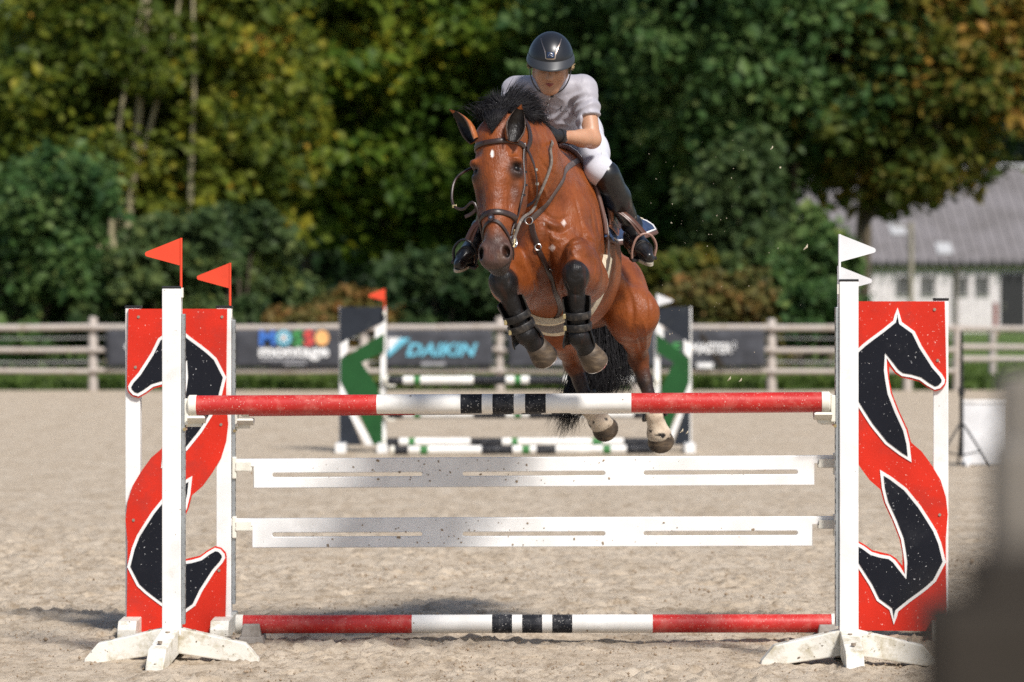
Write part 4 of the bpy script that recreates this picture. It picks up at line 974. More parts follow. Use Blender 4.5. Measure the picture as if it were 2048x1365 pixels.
def horse_body():
    F = Field((-0.45, -1.02, 0.86), (1.02, 2.32, 2.66), 0.0075)
    # trunk
    F.ell(P(1108, 492, .42), (.245, .50, .385), BR, .08)
    F.ell(P(1128, 508, .84), (.268, .56, .335), BR, .09)
    F.ell(P(1160, 535, 1.36), (.205, .42, .235), BR, .09)
    F.ell(P(1178, 560, 1.62), (.190, .30, .235), BR, .10)
    F.cone(P(1118, 335, .42), P(1130, 345, .75), .075, .085, .16)                           # withers
    # chest and shoulders
    F.ell(P(1098, 496, .05), (.165, .30, .200), BR, .07)
    for u, s in ((1066, -1), (1128, 1)):
        F.ell(P(u, 502, -.135), (.070, .085, .105), BR, .022)                               # pectorals
    F.cone(P(1096, 450, -.265), P(1101, 595, -.215), .024, .032, .035, op=-1)                  # groove between them
    F.ell(P(1156, 470, .12), (.092, .25, .23), BR, .07); F.ell(P(1050, 475, .12), (.092, .25, .23), BR, .07)
    F.ell(P(1166, 492, -.05), (.062, .10, .085), BR, .03); F.ell(P(1034, 500, -.05), (.062, .10, .085), BR, .03)
    F.cone(P(1096, 555, .06), P(1108, 606, .42), .075, .09, .07)                            # breast bone
    F.cone(P(1166, 385, .34), P(1178, 480, .10), .040, .045, .045)                            # shoulder blade ridge
    # neck
    na = nrm(P(1008, 262, -.56) - P(1104, 420, .22)); lat = nrm(HL_ - na * np.dot(HL_, na))
    F.cone(P(1104, 420, .26), P(1058, 325, -.20), .235, .185, .12, (lat, .66))
    F.cone(P(1058, 325, -.20), P(1010, 278, -.52), .185, .125, .08, (lat, .68))
    F.cone(P(1100, 330, .25), P(1052, 262, -.22), .05, .045, .09); F.cone(P(1052, 262, -.22), P(1006, 245, -.52), .045, .05, .07)  # crest
    # head
    F.ell(hd(0, -.075, .05), (.098, .095, .12), HR, .04)
    F.ell(hd(0, -.055, .155), (.101, .080, .135), HR, .05)
    F.cone(hd(0, -.050, .22), hd(0, -.050, .44), .070, .053, .05, (hl, 1.14))
    F.cone(hd(0, -.050, .44), hd(0, -.052, .595), .053, .050, .04, (hl, 1.12))
    F.cone(hd(0, -.012, .26), hd(0, -.008, .53), .024, .020, .05)                           # nasal bone
    for s in (-1, 1):
        F.ell(hd(s * .068, -.165, .235), (.040, .105, .135), HR, .05)                       # cheek
        F.cone(hd(s * .040, -.185, .33), hd(s * .018, -.115, .585), .042, .036, .05)        # jaw
        F.ell(hd(s * .098, -.026, .172), (.030, .038, .022), HR, .022)                      # brow
        F.ell(hd(s * .100, -.052, .225), (.022, .034, .020), HR, .030)                      # lower lid bulge
        F.cone(hd(s * .092, -.075, .255), hd(s * .072, -.070, .415), .022, .016, .04)       # facial crest
        F.ell(hd(s * .049, -.018, .604), (.027, .034, .048), HR, .018)                      # nostril wing
        F.ell(hd(s * .092, .010, .115), (.020, .030, .030), HR, .03, op=-1)                 # hollow above the eye
        F.ell(hd(s * .112, -.012, .207), (.024, .034, .017), HR, .012, op=-1)               # eye slit
        F.ell(hd(s * .068, -.055, .030), (.036, .036, .045), HR, .04)                       # ear base
        F.cone(hd(s * .086, -.012, .30), hd(s * .070, -.006, .42), .012, .008, .03, op=-1) # groove beside the nose
    F.ell(hd(0, -.048, .612), (.066, .060, .060), HR, .04)
    F.ell(hd(0, -.032, .652), (.050, .044, .032), HR, .03)                                  # upper lip
    F.ell(hd(0, -.085, .662), (.042, .040, .030), HR, .02)                                  # lower lip
    F.ell(hd(0, -.115, .640), (.038, .035, .035), HR, .03)                                  # chin
    for s in (-1, 1):
        F.ell(hd(s * .061, .006, .612), (.0135, .042, .026), HR, .010, op=-1)
    # fore legs
    for k, s in (('rf', 1), ('lf', -1)):
        L = LEG[k]; el, kn, fe, co = L['el'], L['kn'], L['fe'], L['co']
        F.cone(el, kn + (el - kn) * .42, .115, .092, .06); F.cone(kn + (el - kn) * .45, kn, .088, .056, .05)
        F.ell(kn + np.array([.040, .26, .045]), (.080, .22, .110), BR, .022)            # forearm muscle
        F.ell(kn + np.array([.018, .15, .004]), (.052, .13, .068), BR, .03)
        F.ell(kn + np.array([0, -.002, .0]), (.055, .050, .064), None, .025)
        F.ell(kn + np.array([0, -.026, .026]), (.042, .034, .030), None, .014); F.ell(kn + np.array([.024, -.026, -.018]), (.022, .028, .026), None, .012); F.ell(kn + np.array([-.024, -.026, -.018]), (.022, .028, .026), None, .012)
        F.ell(kn + np.array([0, .045, -.01]), (.026, .03, .045), None, .02)
        d = fe - kn
        F.cone(kn + d * .16, kn + d * .40, .044, .037, .03); F.cone(kn + d * .40, fe, .037, .039, .02)
        F.cone(kn + d * .30 + np.array([0, .030, 0]), fe + np.array([0, .028, 0]), .022, .024, .02)
        F.ell(fe + np.array([0, -.006, 0]), (.049, .052, .048), None, .02); F.cone(fe, co, .040, .047, .02)
        SEG.extend([(el, kn, .10, 'arm'), (kn, fe, .045, 'black'), (fe, co, .045, 'black')])
    # hind legs
    for k, s in (('rh', 1), ('lh', -1)):
        L = LEG[k]; hip, st, hk, fe, co = L['hip'], L['st'], L['hk'], L['fe'], L['co']
        F.cone(hip, st, .155, .106, .05); F.ell(hip + (st - hip) * .42 + HL_ * s * .018, (.102, .22, .21), BR, .05)
        F.cone(st, hk + (st - hk) * .35, .118, .066, .07); F.cone(st + np.array([0, .16, -.01]), hk + np.array([0, .03, .05]), .085, .030, .06)
        F.cone(hk + (st - hk) * .4, hk, .062, .050, .03)
        F.ell(hk, (.046, .058, .068), None, .03); F.ell(hk + np.array([0, .05, .035]), (.025, .030, .04), None, .02)
        d = fe - hk; F.cone(hk + d * .1, hk + d * .45, .045, .036, .03); F.cone(hk + d * .42, fe, .034, .036, .02)
        F.cone(hk + d * .2 + np.array([0, .03, 0]), fe + np.array([0, .026, 0]), .02, .024, .02)
        F.ell(fe, (.044, .046, .046), None, .02); F.cone(fe, co, .038, .058, .02); F.ell(co, (.062, .060, .040), None, .02)
        SEG.extend([(hip, st, .2, 'bay'), (st, hk, .09, 'gaskin'), (hk, fe, .045, 'hind'), (fe, co, .045, 'white')])
    # sheath and flank fold
    F.cone(P(1176, 622, 1.0), P(1182, 606, 1.16), .040, .045, .05); F.cone(P(1232, 560, 1.12), P(1262, 600, 1.24), .035, .045, .05)
    V, Q = F.mesh(2)
    return V, Q
HV_, HQ_ = horse_body()
def relief(V, Q):
    """Veins, muscle edges (+) and skin creases (-) laid on the surface."""
    B = BVHTree.FromPolygons([tuple(v) for v in V], [tuple(map(int, q)) for q in Q]); N = normals(V, Q); o = np.array([0, CAMY, CAMZ]); D = np.zeros(len(V))
    L = [  # height, half width, outline
     (-.013, .013, [(1096, 452), (1098, 500), (1100, 550), (1104, 590)]), (-.011, .012, [(1132, 505), (1124, 540), (1122, 580), (1130, 612)]), (-.011, .012, [(1060, 520), (1067, 550), (1070, 585), (1062, 612)]),
     (-.007, .007, [(1134, 486), (1150, 477), (1172, 475), (1196, 490)]), (-.006, .006, [(1130, 497), (1148, 487), (1170, 484), (1190, 497)]), (-.005, .006, [(1136, 510), (1142, 498), (1160, 493)]),
     (-.009, .010, [(1150, 395), (1160, 430), (1168, 465), (1166, 480)]), (-.010, .012, [(1186, 400), (1196, 440), (1203, 490), (1206, 540)]), (.006, .010, [(1176, 400), (1186, 440), (1192, 480)]),
     (-.008, .010, [(1082, 415), (1096, 432), (1118, 440), (1140, 432)]), (-.007, .008, [(1088, 452), (1104, 462), (1124, 466), (1142, 456)]), (.008, .012, [(1090, 443), (1110, 452), (1132, 450)]), (.007, .012, [(1098, 474), (1118, 480), (1136, 474)]),
     (-.008, .012, [(1058, 330), (1066, 370), (1074, 405), (1084, 440)]), (.006, .009, [(1072, 330), (1082, 365), (1094, 395)]), (-.005, .008, [(1070, 300), (1088, 330), (1110, 352)]), 
     (-.010, .014, [(1250, 560), (1262, 595), (1266, 630), (1262, 660)]), (-.007, .009, [(1296, 585), (1301, 620), (1297, 655)]), (-.007, .008, [(1272, 655), (1280, 685), (1284, 705)]), (.006, .008, [(1286, 640), (1292, 670), (1292, 700)]), (-.006, .008, [(1255, 668), (1275, 676), (1300, 664)]),
     (.0035, .0055, [(1006, 352), (1013, 380), (1012, 410), (1016, 432)]), (.0035, .005, [(1013, 380), (1020, 400), (1030, 412)]), (.003, .005, [(960, 356), (963, 385), (970, 415)]), (-.004, .006, [(1000, 480), (1008, 500), (1006, 522)]), (-.003, .005, [(1018, 322), (1028, 318), (1040, 324)]), (-.003, .004, [(1020, 360), (1030, 362), (1040, 356)]),
     (.004, .006, [(1140, 500), (1150, 515), (1148, 530)]), (.004, .006, [(1185, 505), (1192, 530), (1188, 560)]), (.004, .006, [(1030, 545), (1038, 565), (1036, 590)]), (.0045, .007, [(1214, 560), (1206, 595), (1185, 625)]), (.004, .006, [(1230, 520), (1222, 560), (1212, 590)]),
     (-.005, .006, [(1128, 560), (1140, 585), (1162, 592)]), (-.004, .005, [(1142, 556), (1152, 560), (1162, 556)]), (-.004, .005, [(998, 570), (1006, 574), (1014, 570)])]
    for h, w, uv in L:
        pts = []
        for u, v in catmull([np.array([a, b, 0.0]) for a, b in uv], 14)[0:14] and [(q[0], q[1]) for q in catmull([np.array([a, b, 0.0]) for a, b in uv], 14)]:
            hit = B.ray_cast(V3(o), V3(nrm(P(u, v, 0) - o)), 60)
            if hit[0] is not None: pts.append(np.array(hit[0]))
        if len(pts) < 3: continue
        pts = np.array(pts); lo, hi = pts.min(0) - 4 * w, pts.max(0) + 4 * w; m = np.where(((V > lo) & (V < hi)).all(1))[0]; dm = np.full(len(m), 9.0); tm = np.zeros(len(m))
        for i in range(len(pts) - 1):
            if np.linalg.norm(pts[i + 1] - pts[i]) > .08: continue
            d, t = dseg(V[m], pts[i], pts[i + 1]); tm = np.where(d < dm, (i + t) / (len(pts) - 1), tm); dm = np.minimum(dm, d)
        D[m] += h * np.exp(-(dm / w) ** 2) * np.minimum(1, 4 * np.minimum(tm + .06, 1.06 - tm))
    D += .004 * (vnoise(V, 14, 31) - .5) * (V[:, 1] > -.5)
    return V + N * D[:, None]
HV_ = relief(HV_, HQ_)
def coat_colours(V):
    bay = np.array([0.210, 0.053, 0.0112]); dark = np.array([0.100, 0.030, 0.012]); blk = np.array([0.0075, 0.0065, 0.0065]); wht = np.array([0.62, 0.52, 0.40]); muz = np.array([0.050, 0.037, 0.034])
    n = vnoise(V, 9, 3); n2 = vnoise(V, 34, 5); n3 = vnoise(V, 3.5, 8)
    C = np.tile(bay, (len(V), 1)) * (0.80 + 0.35 * n3)[:, None]
    def mix(w, col):
        nonlocal C
        w = np.clip(w, 0, 1)[:, None]; C = C * (1 - w) + col * w
    loc = (V - POLL) @ HR.T; x, y, z = loc.T
    head = (np.abs(x) < .17) & (y > -.32) & (y < .12) & (z > -.12) & (z < .72)
    w = smooth01(z + .03 * n + .02 * n2 - 0.25 * np.maximum(np.abs(x) - .05, 0), .49, .60) * head; mix(w * .88, muz)
    w = smooth01(z, .63, .67) * head * (y < -.02); mix(w * .8, blk * 1.6)
    for s in (-1, 1):
        e = np.sqrt(((x - s * .098) / .046) ** 2 + ((y + .030) / .07) ** 2 + ((z - .220) / .048) ** 2); mix((1 - smooth01(e + .3 * n2, .65, 1.35)) * head * .93, blk * 1.3)
        nn = np.sqrt(((x - s * .058) / .016) ** 2 + ((y - .0) / .05) ** 2 + ((z - .612) / .03) ** 2); mix((1 - smooth01(nn, .8, 1.2)) * head, blk)
        dk = np.sqrt(((x - s * .086) / .034) ** 2 + ((z - .31) / .10) ** 2); mix((1 - smooth01(dk + .4 * n, .5, 1.4)) * head * .75 * (y < .01), dark * .8)
    st = np.sqrt(((x + .004) / .0062) ** 2 + ((z - .150) / .022) ** 2) + .5 * (n2 - .5); mix((1 - smooth01(st, .7, 1.1)) * head * (y > -.06), np.array([.75, .70, .66]))
    D = []; T = []
    for a, b, r, g in SEG:
        d, t = dseg(V, a, b); D.append(d - r); T.append(t)
    D = np.array(D); T = np.array(T); k = D.argmin(0); near = D.min(0) < .07; own = T[k, np.arange(len(V))]; tags = np.array([g for *_, g in SEG])[k]
    for kk in ('rf', 'lf'):
        q = LEG[kk]['kn']; dk = np.linalg.norm((V - q) / (1, 1.25, 1), axis=1); mix(1 - smooth01(dk + .02 * (n - .5), .066, .092), blk * 1.1)
    for kk in ('rf', 'lf'):
        for a_, b_ in ((LEG[kk]['kn'], LEG[kk]['fe']), (LEG[kk]['fe'], LEG[kk]['co'])):
            dk, tk = dseg(V, a_, b_); mix(1 - smooth01(dk, .070, .085), blk * 1.1)
    mix(((tags == 'gaskin') & near) * smooth01(own + .1 * (n - .5), .62, 1.0) * .75, dark * .7)
    mix(((tags == 'hind') & near) * (0.55 + .4 * smooth01(own + .1 * (n - .5), .05, .5)), blk * 1.7)
    wh = ((tags == 'hind') & near) * smooth01(own + .06 * (n - .5), .86, .93) + ((tags == 'white') & near); mix(wh, wht)
    er = ((tags == 'white') & near) * (own > .4) * smooth01(vnoise(V, 48, 21) + .42 * own, .98, 1.04); mix(er, blk * 2)
    # dark mottling, sweat marks on the chest
    mix(smooth01(n + .4 * n2, 1.02, 1.2) * .4, dark); st_ = vnoise(V * np.array([3.0, 1.2, .55]), 22, 17); mix(smooth01(st_, .60, .95) * .28, dark); mix(smooth01(vnoise(V * np.array([2.2, 1, .6]), 30, 19), .72, .95) * .10 * (tags != 'black'), np.array([.34, .20, .11]))
    dd = np.linalg.norm((V - P(1108, 575, -.05)) / (.11, .3, .22), axis=1); mix((1 - smooth01(dd + .3 * n, .6, 1.4)) * .45 * (tags != 'black'), dark)  # shade between the forelegs painted into the chest coat
    sp = [(P(1128, 447, -.1), .016), (P(1104, 497, -.2), .018), (P(1088, 448, -.15), .009)]
    for c, r in sp:
        q = np.abs(V[:, 0] - c[0]) + np.abs(V[:, 2] - c[2]) * .8; mix((1 - smooth01(q + .012 * n2, r * .8, r * 1.2)) * (V[:, 1] < .1) * .8, np.array([.6, .5, .45]))
    return C
horse = thing('horse', 'bay horse with black legs and dark muzzle leaping the red and white jump', 'horse', (P(1130, 0, .6)[0], .6, 0))
hme = np_mesh('body', HV_, HQ_); colour_attr(hme, 'coat', coat_colours(HV_))
body = link('body', hme, 'horse_coat', horse)
BVH = BVHTree.FromPolygons([tuple(v) for v in HV_], [tuple(map(int, q)) for q in HQ_])
def on_body(p, off=0.0):
    c, n, _, _ = BVH.find_nearest(V3(p)); c = np.array(c); n = np.array(n)
    return c + n * off, n
# eyes
for s in (-1, 1):
    bm = bmesh.new(); bmesh.ops.create_uvsphere(bm, u_segments=20, v_segments=14, radius=.020); me = bpy.data.meshes.new('eye'); bm.to_mesh(me); bm.free(); me.shade_smooth()
    me.transform(Matrix.Translation(V3(hd(s * .090, -.040, .209)))); link('eye', me, 'eye_black', horse)
# ears
def ear(base, tip, face, w, name='ear'):
    base, tip, face = (np.asarray(q, float) for q in (base, tip, face)); ax = nrm(tip - base); L = np.linalg.norm(tip - base); face = nrm(face - ax * np.dot(face, ax)); sd = np.cross(ax, face)
    prof = [(0, .62), (.12, .80), (.28, .98), (.45, 1.0), (.62, .84), (.78, .58), (.90, .30), (1.0, .03)]; nA = 13; V = []; C = []
    for lay in (0, 1):
        for t, k in prof:
            half = math.radians(205 - 120 * t) * .62
            r = w * k * (1.0 if lay == 0 else .86) / max(.75, math.sin(min(half, math.pi / 2)))
            for a in np.linspace(-half, half, nA):
                c = base + ax * L * t + face * (w * .35 * (1 - t)) + face * (.10 * L * t * t)
                p = c - face * r * math.cos(a) * .9 + sd * r * math.sin(a) + ax * (.004 * lay); V.append(p)
                edge = abs(a) / half
                C.append((.30, .088, .024) if lay == 0 and edge < .93 else ((.010, .007, .006) if lay == 1 and edge < .9 else (.05, .03, .02)))
    C = np.array(C); V = np.array(V); m = len(prof) * nA; F = []
    for lay in (0, 1):
        for i in range(len(prof) - 1):
            for j in range(nA - 1):
                q = [lay * m + i * nA + j, lay * m + i * nA + j + 1, lay * m + (i + 1) * nA + j + 1, lay * m + (i + 1) * nA + j]; F.append(q if lay == 0 else q[::-1])
    for i in range(len(prof) - 1):
        for j in (0, nA - 1):
            q = [i * nA + j, (i + 1) * nA + j, m + (i + 1) * nA + j, m + i * nA + j]; F.append(q)
    me = np_mesh(name, V, np.array(F)); colour_attr(me, 'coat', C); return link(name, me, 'horse_coat', horse)
ear(P(953, 280, -.665), P(905, 217, -.62), np.array([-.62, -.62, -.48]), .042)
ear(P(1022, 284, -.675), P(1041, 211, -.64), np.array([.22, -1.0, -.05]), .047)
# hooves
def hoof(L, name='hoof', kz=1.0, kr=1.0):
    co, ho = L['co'], L['ho']; d = nrm(ho - co); w = np.array([0, -1.0, 0]); w = nrm(w - d * np.dot(w, d)); s = np.cross(d, w); n = 22; V = []; F = []
    rows = [(-.012, .044, .044, 0), (-.002, .050, .051, .004), (.010, .0505, .052, .006), (.034, .056, .060, .010), (.064, .061, .070, .014), (.071, .060, .069, .014), (.066, .046, .054, .012), (.054, .020, .02, .0)]
    for z, rs, rw, fw in rows:
        z, rs, rw = z * kz, rs * kr, rw * kr
        for a in np.linspace(0, 2 * math.pi, n, endpoint=False):
            c, q = math.cos(a), math.sin(a); heel = .018 * max(0, -c) * (1 if z > 0.02 else 0)
            V.append(co + d * (z - heel - .012 * (1 - c) * .5 * (z < .02)) + w * (c * rw * (1 if c > 0 else .85) + fw) + s * q * rs)
    for i in range(len(rows) - 1):
        for j in range(n): F.append((i * n + j, i * n + (j + 1) % n, (i + 1) * n + (j + 1) % n, (i + 1) * n + j))
    m = MB(); m.add(V, F + [tuple((len(rows) - 1) * n + j for j in range(n))]); o = m.obj(name, 'hoof_horn', horse, smooth=True, angle=50)
    sh = MB(); pts = []
    for a in np.linspace(-2.4, 2.4, 15): pts.append(co + d * .073 * kz + w * (math.cos(a) * .062 * kr + .014) + s * math.sin(a) * .054 * kr)
    sh.tube(pts, .006, 6); sh.obj('horseshoe', 'steel', o, smooth=True)
for k in LEG: hoof(LEG[k], kz=(.72 if k[1] == 'h' else 1.0), kr=(1.12 if k[1] == 'h' else 1.03))
# hair: many thin tapering strands
def strands(name, paths, r0, parent, mat='hair_black', seg=7):
    V = []; F = []
    for pts in paths:
        q = np.array(catmull(pts, seg)); t = np.gradient(q, axis=0); t /= np.linalg.norm(t, axis=1, keepdims=True) + 1e-9
        a = np.cross(t, rng.normal(size=3)); a /= np.linalg.norm(a, axis=1, keepdims=True) + 1e-9; b = np.cross(t, a); base = len(V) * 0 + sum(len(x) for x in V)
        rr = r0 * np.array([.8, 1, 1, .9, .75, .5, .12])[:seg] * rng.uniform(.6, 1.3)
        ring = np.stack([q + rr[:, None] * (math.cos(k) * a + math.sin(k) * b) for k in (0, 2.09, 4.19)], 1).reshape(-1, 3); V.append(ring)
        for i in range(seg - 1):
            for j in range(3): F.append((base + i * 3 + j, base + i * 3 + (j + 1) % 3, base + (i + 1) * 3 + (j + 1) % 3, base + (i + 1) * 3 + j))
    return link(name, np_mesh(name, np.concatenate(V), np.array(F)), mat, parent)
def N3(s): return rng.normal(size=3) * s
crest = catmull([P(1000, 236, -.56), P(1030, 240, -.42), P(1052, 250, -.25), P(1078, 272, -.05), P(1100, 298, .12)], 41)
mane = []
def lock(pts, n, out, sp=.006):
    """A lock of hair: strands keep together and part towards the tips."""
    pts = [np.asarray(p, float) for p in pts]
    for i in range(n):
        g = rng.normal(size=3); e = rng.uniform(.75, 1.0)
        q = [p + g * sp * (.9 + .75 * k) + N3(sp * .35) for k, p in enumerate(pts)]
        q[-1] = q[-2] + (q[-1] - q[-2]) * e + N3(sp * .8); out.append(q)
for i in range(30):                                             # locks along the crest, flung up and over to the horse's left
    t = (i + .5) / 40; root = crest[int(t * 40)]; h = (1 - .5 * t); a = rng.normal(size=3)
    up = root + np.array([.016 + .010 * a[0], .02, .028 * h + .008 * a[1] * h]); over = up + np.array([.032 + .012 * a[2], .02, .010 * h - .012 - .012 * t + .008 * a[0]])
    tip = over + np.array([.024 + .012 * a[1], .02, -.026 - .02 * t + .012 * a[2]]); lock([root, up, over, tip], 70, mane, .0042)
for pts in ([(1030, 240, -.42), (1032, 216, -.38), (1048, 198, -.32), (1072, 190, -.25)], [(1036, 242, -.38), (1048, 222, -.33), (1064, 210, -.27), (1082, 208, -.2)], [(1022, 238, -.45), (1020, 214, -.42), (1030, 196, -.36), (1050, 182, -.3)],
            [(1010, 238, -.5), (1004, 218, -.48), (1010, 204, -.44), (1026, 196, -.4)], [(1040, 245, -.36), (1054, 230, -.3), (1070, 224, -.24), (1084, 230, -.18)], [(1004, 238, -.54), (992, 216, -.52), (976, 208, -.5), (960, 216, -.47)],
            [(1000, 238, -.56), (984, 222, -.54), (968, 224, -.53), (954, 236, -.5)], [(1016, 236, -.48), (1008, 212, -.46), (996, 204, -.44), (978, 206, -.42)], [(1048, 250, -.3), (1062, 240, -.25), (1074, 242, -.2), (1082, 256, -.15)],
            [(1026, 240, -.43), (1034, 218, -.38), (1050, 206, -.32), (1066, 202, -.27)], [(1006, 236, -.52), (1000, 212, -.5), (992, 200, -.48), (988, 190, -.46)], [(1014, 236, -.49), (1014, 210, -.45), (1024, 190, -.4), (1036, 176, -.36)]):
    lock([P(*q) for q in pts], 150, mane, .0058)
for k in range(14):                                             # stray hairs
    r0 = crest[int(rng.integers(0, 26))]; lock([r0, r0 + np.array([.01, .02, .045]) + N3(.012), r0 + np.array([.03, .03, .075]) + N3(.022), r0 + np.array([.06, .04, .09]) + N3(.035)], 4, mane, .004)
strands('mane', mane, .0018, horse)
fore = []
for i in range(520):
    a = rng.normal(); root = hd(a * .024, -.080, -.070 + .006 * abs(a)) + N3(.006); k = rng.random() ** .6; end = hd(-.004 + a * .011 * (1.15 - k), .036 + .004 * rng.normal(), .005 + .050 * k)
    fore.append([root, hd(a * .028, .004, -.062) + N3(.006), hd(a * .019, .034, -.020) + N3(.004), end])
for i in range(300):
    a = rng.normal(); root = hd(a * .03, -.04, -.045); fore.append([root, root + np.array([.010 * a, -.025, .030]) + N3(.004), root + np.array([.030 * a + .010, -.012, .055]) + N3(.008), root + np.array([.055 * a + .022, .0, .062]) + N3(.014)])
strands('forelock', fore, .0013, horse)
tail = []
for k in range(34):
    a = rng.normal(size=2); w = rng.normal(size=4) * 7; root = P(1196, 455, 1.98) + N3(.012); mid = P(1200 + a[0] * 11, 600 + a[1] * 6, 2.18)
    if k % 5 == 0: pts = [root, mid, P(1172 + w[0], 700 + w[1], 2.16), P(1150 + w[1], 760, 2.12), P(1140 + w[2] * 2, 800 + 30 * rng.random(), 2.10), P(1126 + w[3] * 2, 840 + 30 * rng.random(), 2.12)]
    else: pts = [root, mid, P(1206 + a[0] * 18 + w[0], 670, 2.17), P(1208 + a[0] * 22 + w[1], 715, 2.15), P(1212 + a[0] * 21 + w[2], 750, 2.13), P(1206 + a[0] * 24 + w[3] * 1.6, 775 + 30 * rng.random(), 2.12)]
    lock(pts, 60, tail, .0062)
strands('tail', tail, .0019, horse)
dock = MB(); dock.tube(catmull([P(1192, 470, 1.86), P(1196, 450, 1.97), P(1199, 500, 2.08), P(1201, 580, 2.15)], 9), list(np.linspace(.055, .035, 9)), 10); dock.obj('dock', 'hair_black', horse, smooth=True)
# ------------------------------------------------------------------ tack
A0, A1 = P(1112, 498, .42), P(1156, 560, 1.2); ta = nrm(A1 - A0); tl = nrm(HL_ - ta * np.dot(HL_, ta)); tu = np.cross(tl, ta)
if tu[2] < 0: tu = -tu
def wrap(s, th, off=0.0):
    """Point on the trunk: s metres behind the girth, th degrees from the spine (positive: the horse's left), lifted by off."""
    o = A0 + ta * s; a = math.radians(th); d = math.cos(a) * tu + math.sin(a) * tl
    h = BVH.ray_cast(V3(o), V3(d), 2.0)
    r = h[3] if h[0] is not None else .35
    return o + d * (r + off), d
def slab(name, fn, nu, nv, th, mat, parent, smooth=True):
    """Thick sheet: fn(a, b, lift) -> point, a and b in 0..1."""
    V = []; F = []
    for k in (0, 1):
        for i in range(nu + 1):
            for j in range(nv + 1): V.append(fn(i / nu, j / nv, k * th))
    id_ = lambda k, i, j: k * (nu + 1) * (nv + 1) + i * (nv + 1) + j
    for i in range(nu):
        for j in range(nv):
            F.append((id_(1, i, j), id_(1, i + 1, j), id_(1, i + 1, j + 1), id_(1, i, j + 1))); F.append((id_(0, i, j), id_(0, i, j + 1), id_(0, i + 1, j + 1), id_(0, i + 1, j)))
    for i in range(nu): F.append((id_(0, i, 0), id_(0, i + 1, 0), id_(1, i + 1, 0), id_(1, i, 0))); F.append((id_(0, i, nv), id_(1, i, nv), id_(1, i + 1, nv), id_(0, i + 1, nv)))
    for j in range(nv): F.append((id_(0, 0, j), id_(1, 0, j), id_(1, 0, j + 1), id_(0, 0, j + 1))); F.append((id_(0, nu, j), id_(0, nu, j + 1), id_(1, nu, j + 1), id_(1, nu, j)))
    m = MB(); m.add(V, F); return m.obj(name, mat, parent, smooth=smooth, angle=55)
def pix(u, v, off=.004):
    o = np.array([0, CAMY, CAMZ]); d = nrm(P(u, v, 0) - o); h = BVH.ray_cast(V3(o), V3(d), 60)
    if h[0] is None: q, n = on_body(P(u, v, 0)); return q + n * off, n
    return np.array(h[0]) + np.array(h[1]) * off, np.array(h[1])
def strap(name, pts, w, th, mat, parent, n=None, lift=.002, proj=True, smooth_n=2):
    n = n or max(8, 4 * len(pts)); c = catmull(pts, n); P_, N_ = [], []
    for p in c:
        q, nn = on_body(p, lift + th / 2); P_.append(q if proj else p); N_.append(nn)
    P_, N_ = np.array(P_), np.array(N_)
    for _ in range(smooth_n):
        P_[1:-1] = .5 * P_[1:-1] + .25 * (P_[:-2] + P_[2:]); N_[1:-1] = .5 * N_[1:-1] + .25 * (N_[:-2] + N_[2:])
    m = MB(); m.ribbon(list(P_), list(N_), w, th); return m.obj(name, mat, parent, smooth=True, angle=50)
def ring(name, c, nor, R, r, mat, parent, a0=0, a1=360):
    nor = nrm(nor); a = nrm(np.cross(nor, (0, 0, 1) if abs(nor[2]) < .9 else (1, 0, 0))); b = np.cross(nor, a); m = MB()
    m.tube([c + R * (math.cos(q) * a + math.sin(q) * b) for q in np.radians(np.linspace(a0, a1, 21))], r, 8); return m.obj(name, mat, parent, smooth=True)
# --- saddle pad
pad = thing('saddle_pad', 'navy quilted saddle pad with white piping and brown edge under the saddle', 'saddle pad', wrap(.25, 0)[0])
def pad_pt(side):
    def f(a, b, k):
        th = 2 + (78 - 18 * a) * b; s0 = -.125 + .04 * b ** 2; s1 = .68 - .02 * b; s = s0 + (s1 - s0) * a
        fl = .19 * smooth01(a, .5, 1.0) * smooth01(b, .35, 1.0)
        return wrap(s, side * th, .006 + k + fl)[0]
    return f
for sd in (1, -1):
    f = pad_pt(sd); o = slab('pad_side', f, 26, 18, .012, 'pad_navy', pad)
    def edge(pts, w, off, mat, nm, r):
        m = MB(); m.tube(pts, r, 8); m.obj(nm, mat, o, smooth=True)
    path = [(0, b) for b in np.linspace(0, .94, 16)] + [(a, 1) for a in np.linspace(.05, .95, 18)] + [(1, b) for b in np.linspace(.94, .1, 12)]
    edge([f(a, b, .008) for a, b in path], 0, 0, 'pad_trim', 'edge_binding', .0105)
    edge([f(.022 + a * .956, .012 + b * .955, .014) for a, b in path], 0, 0, 'piping', 'white_piping', .0048)
    # lettering on the rear corner
    zz = [(.76, .72), (.79, .80), (.81, .71), (.835, .80), (.86, .70), (.88, .79), (.90, .71), (.925, .80), (.95, .72)]
    m = MB(); m.tube(catmull([f(a, b, .0145) for a, b in zz], 33), .0042, 6); m.obj('embroidery', 'fleece', o, smooth=True)
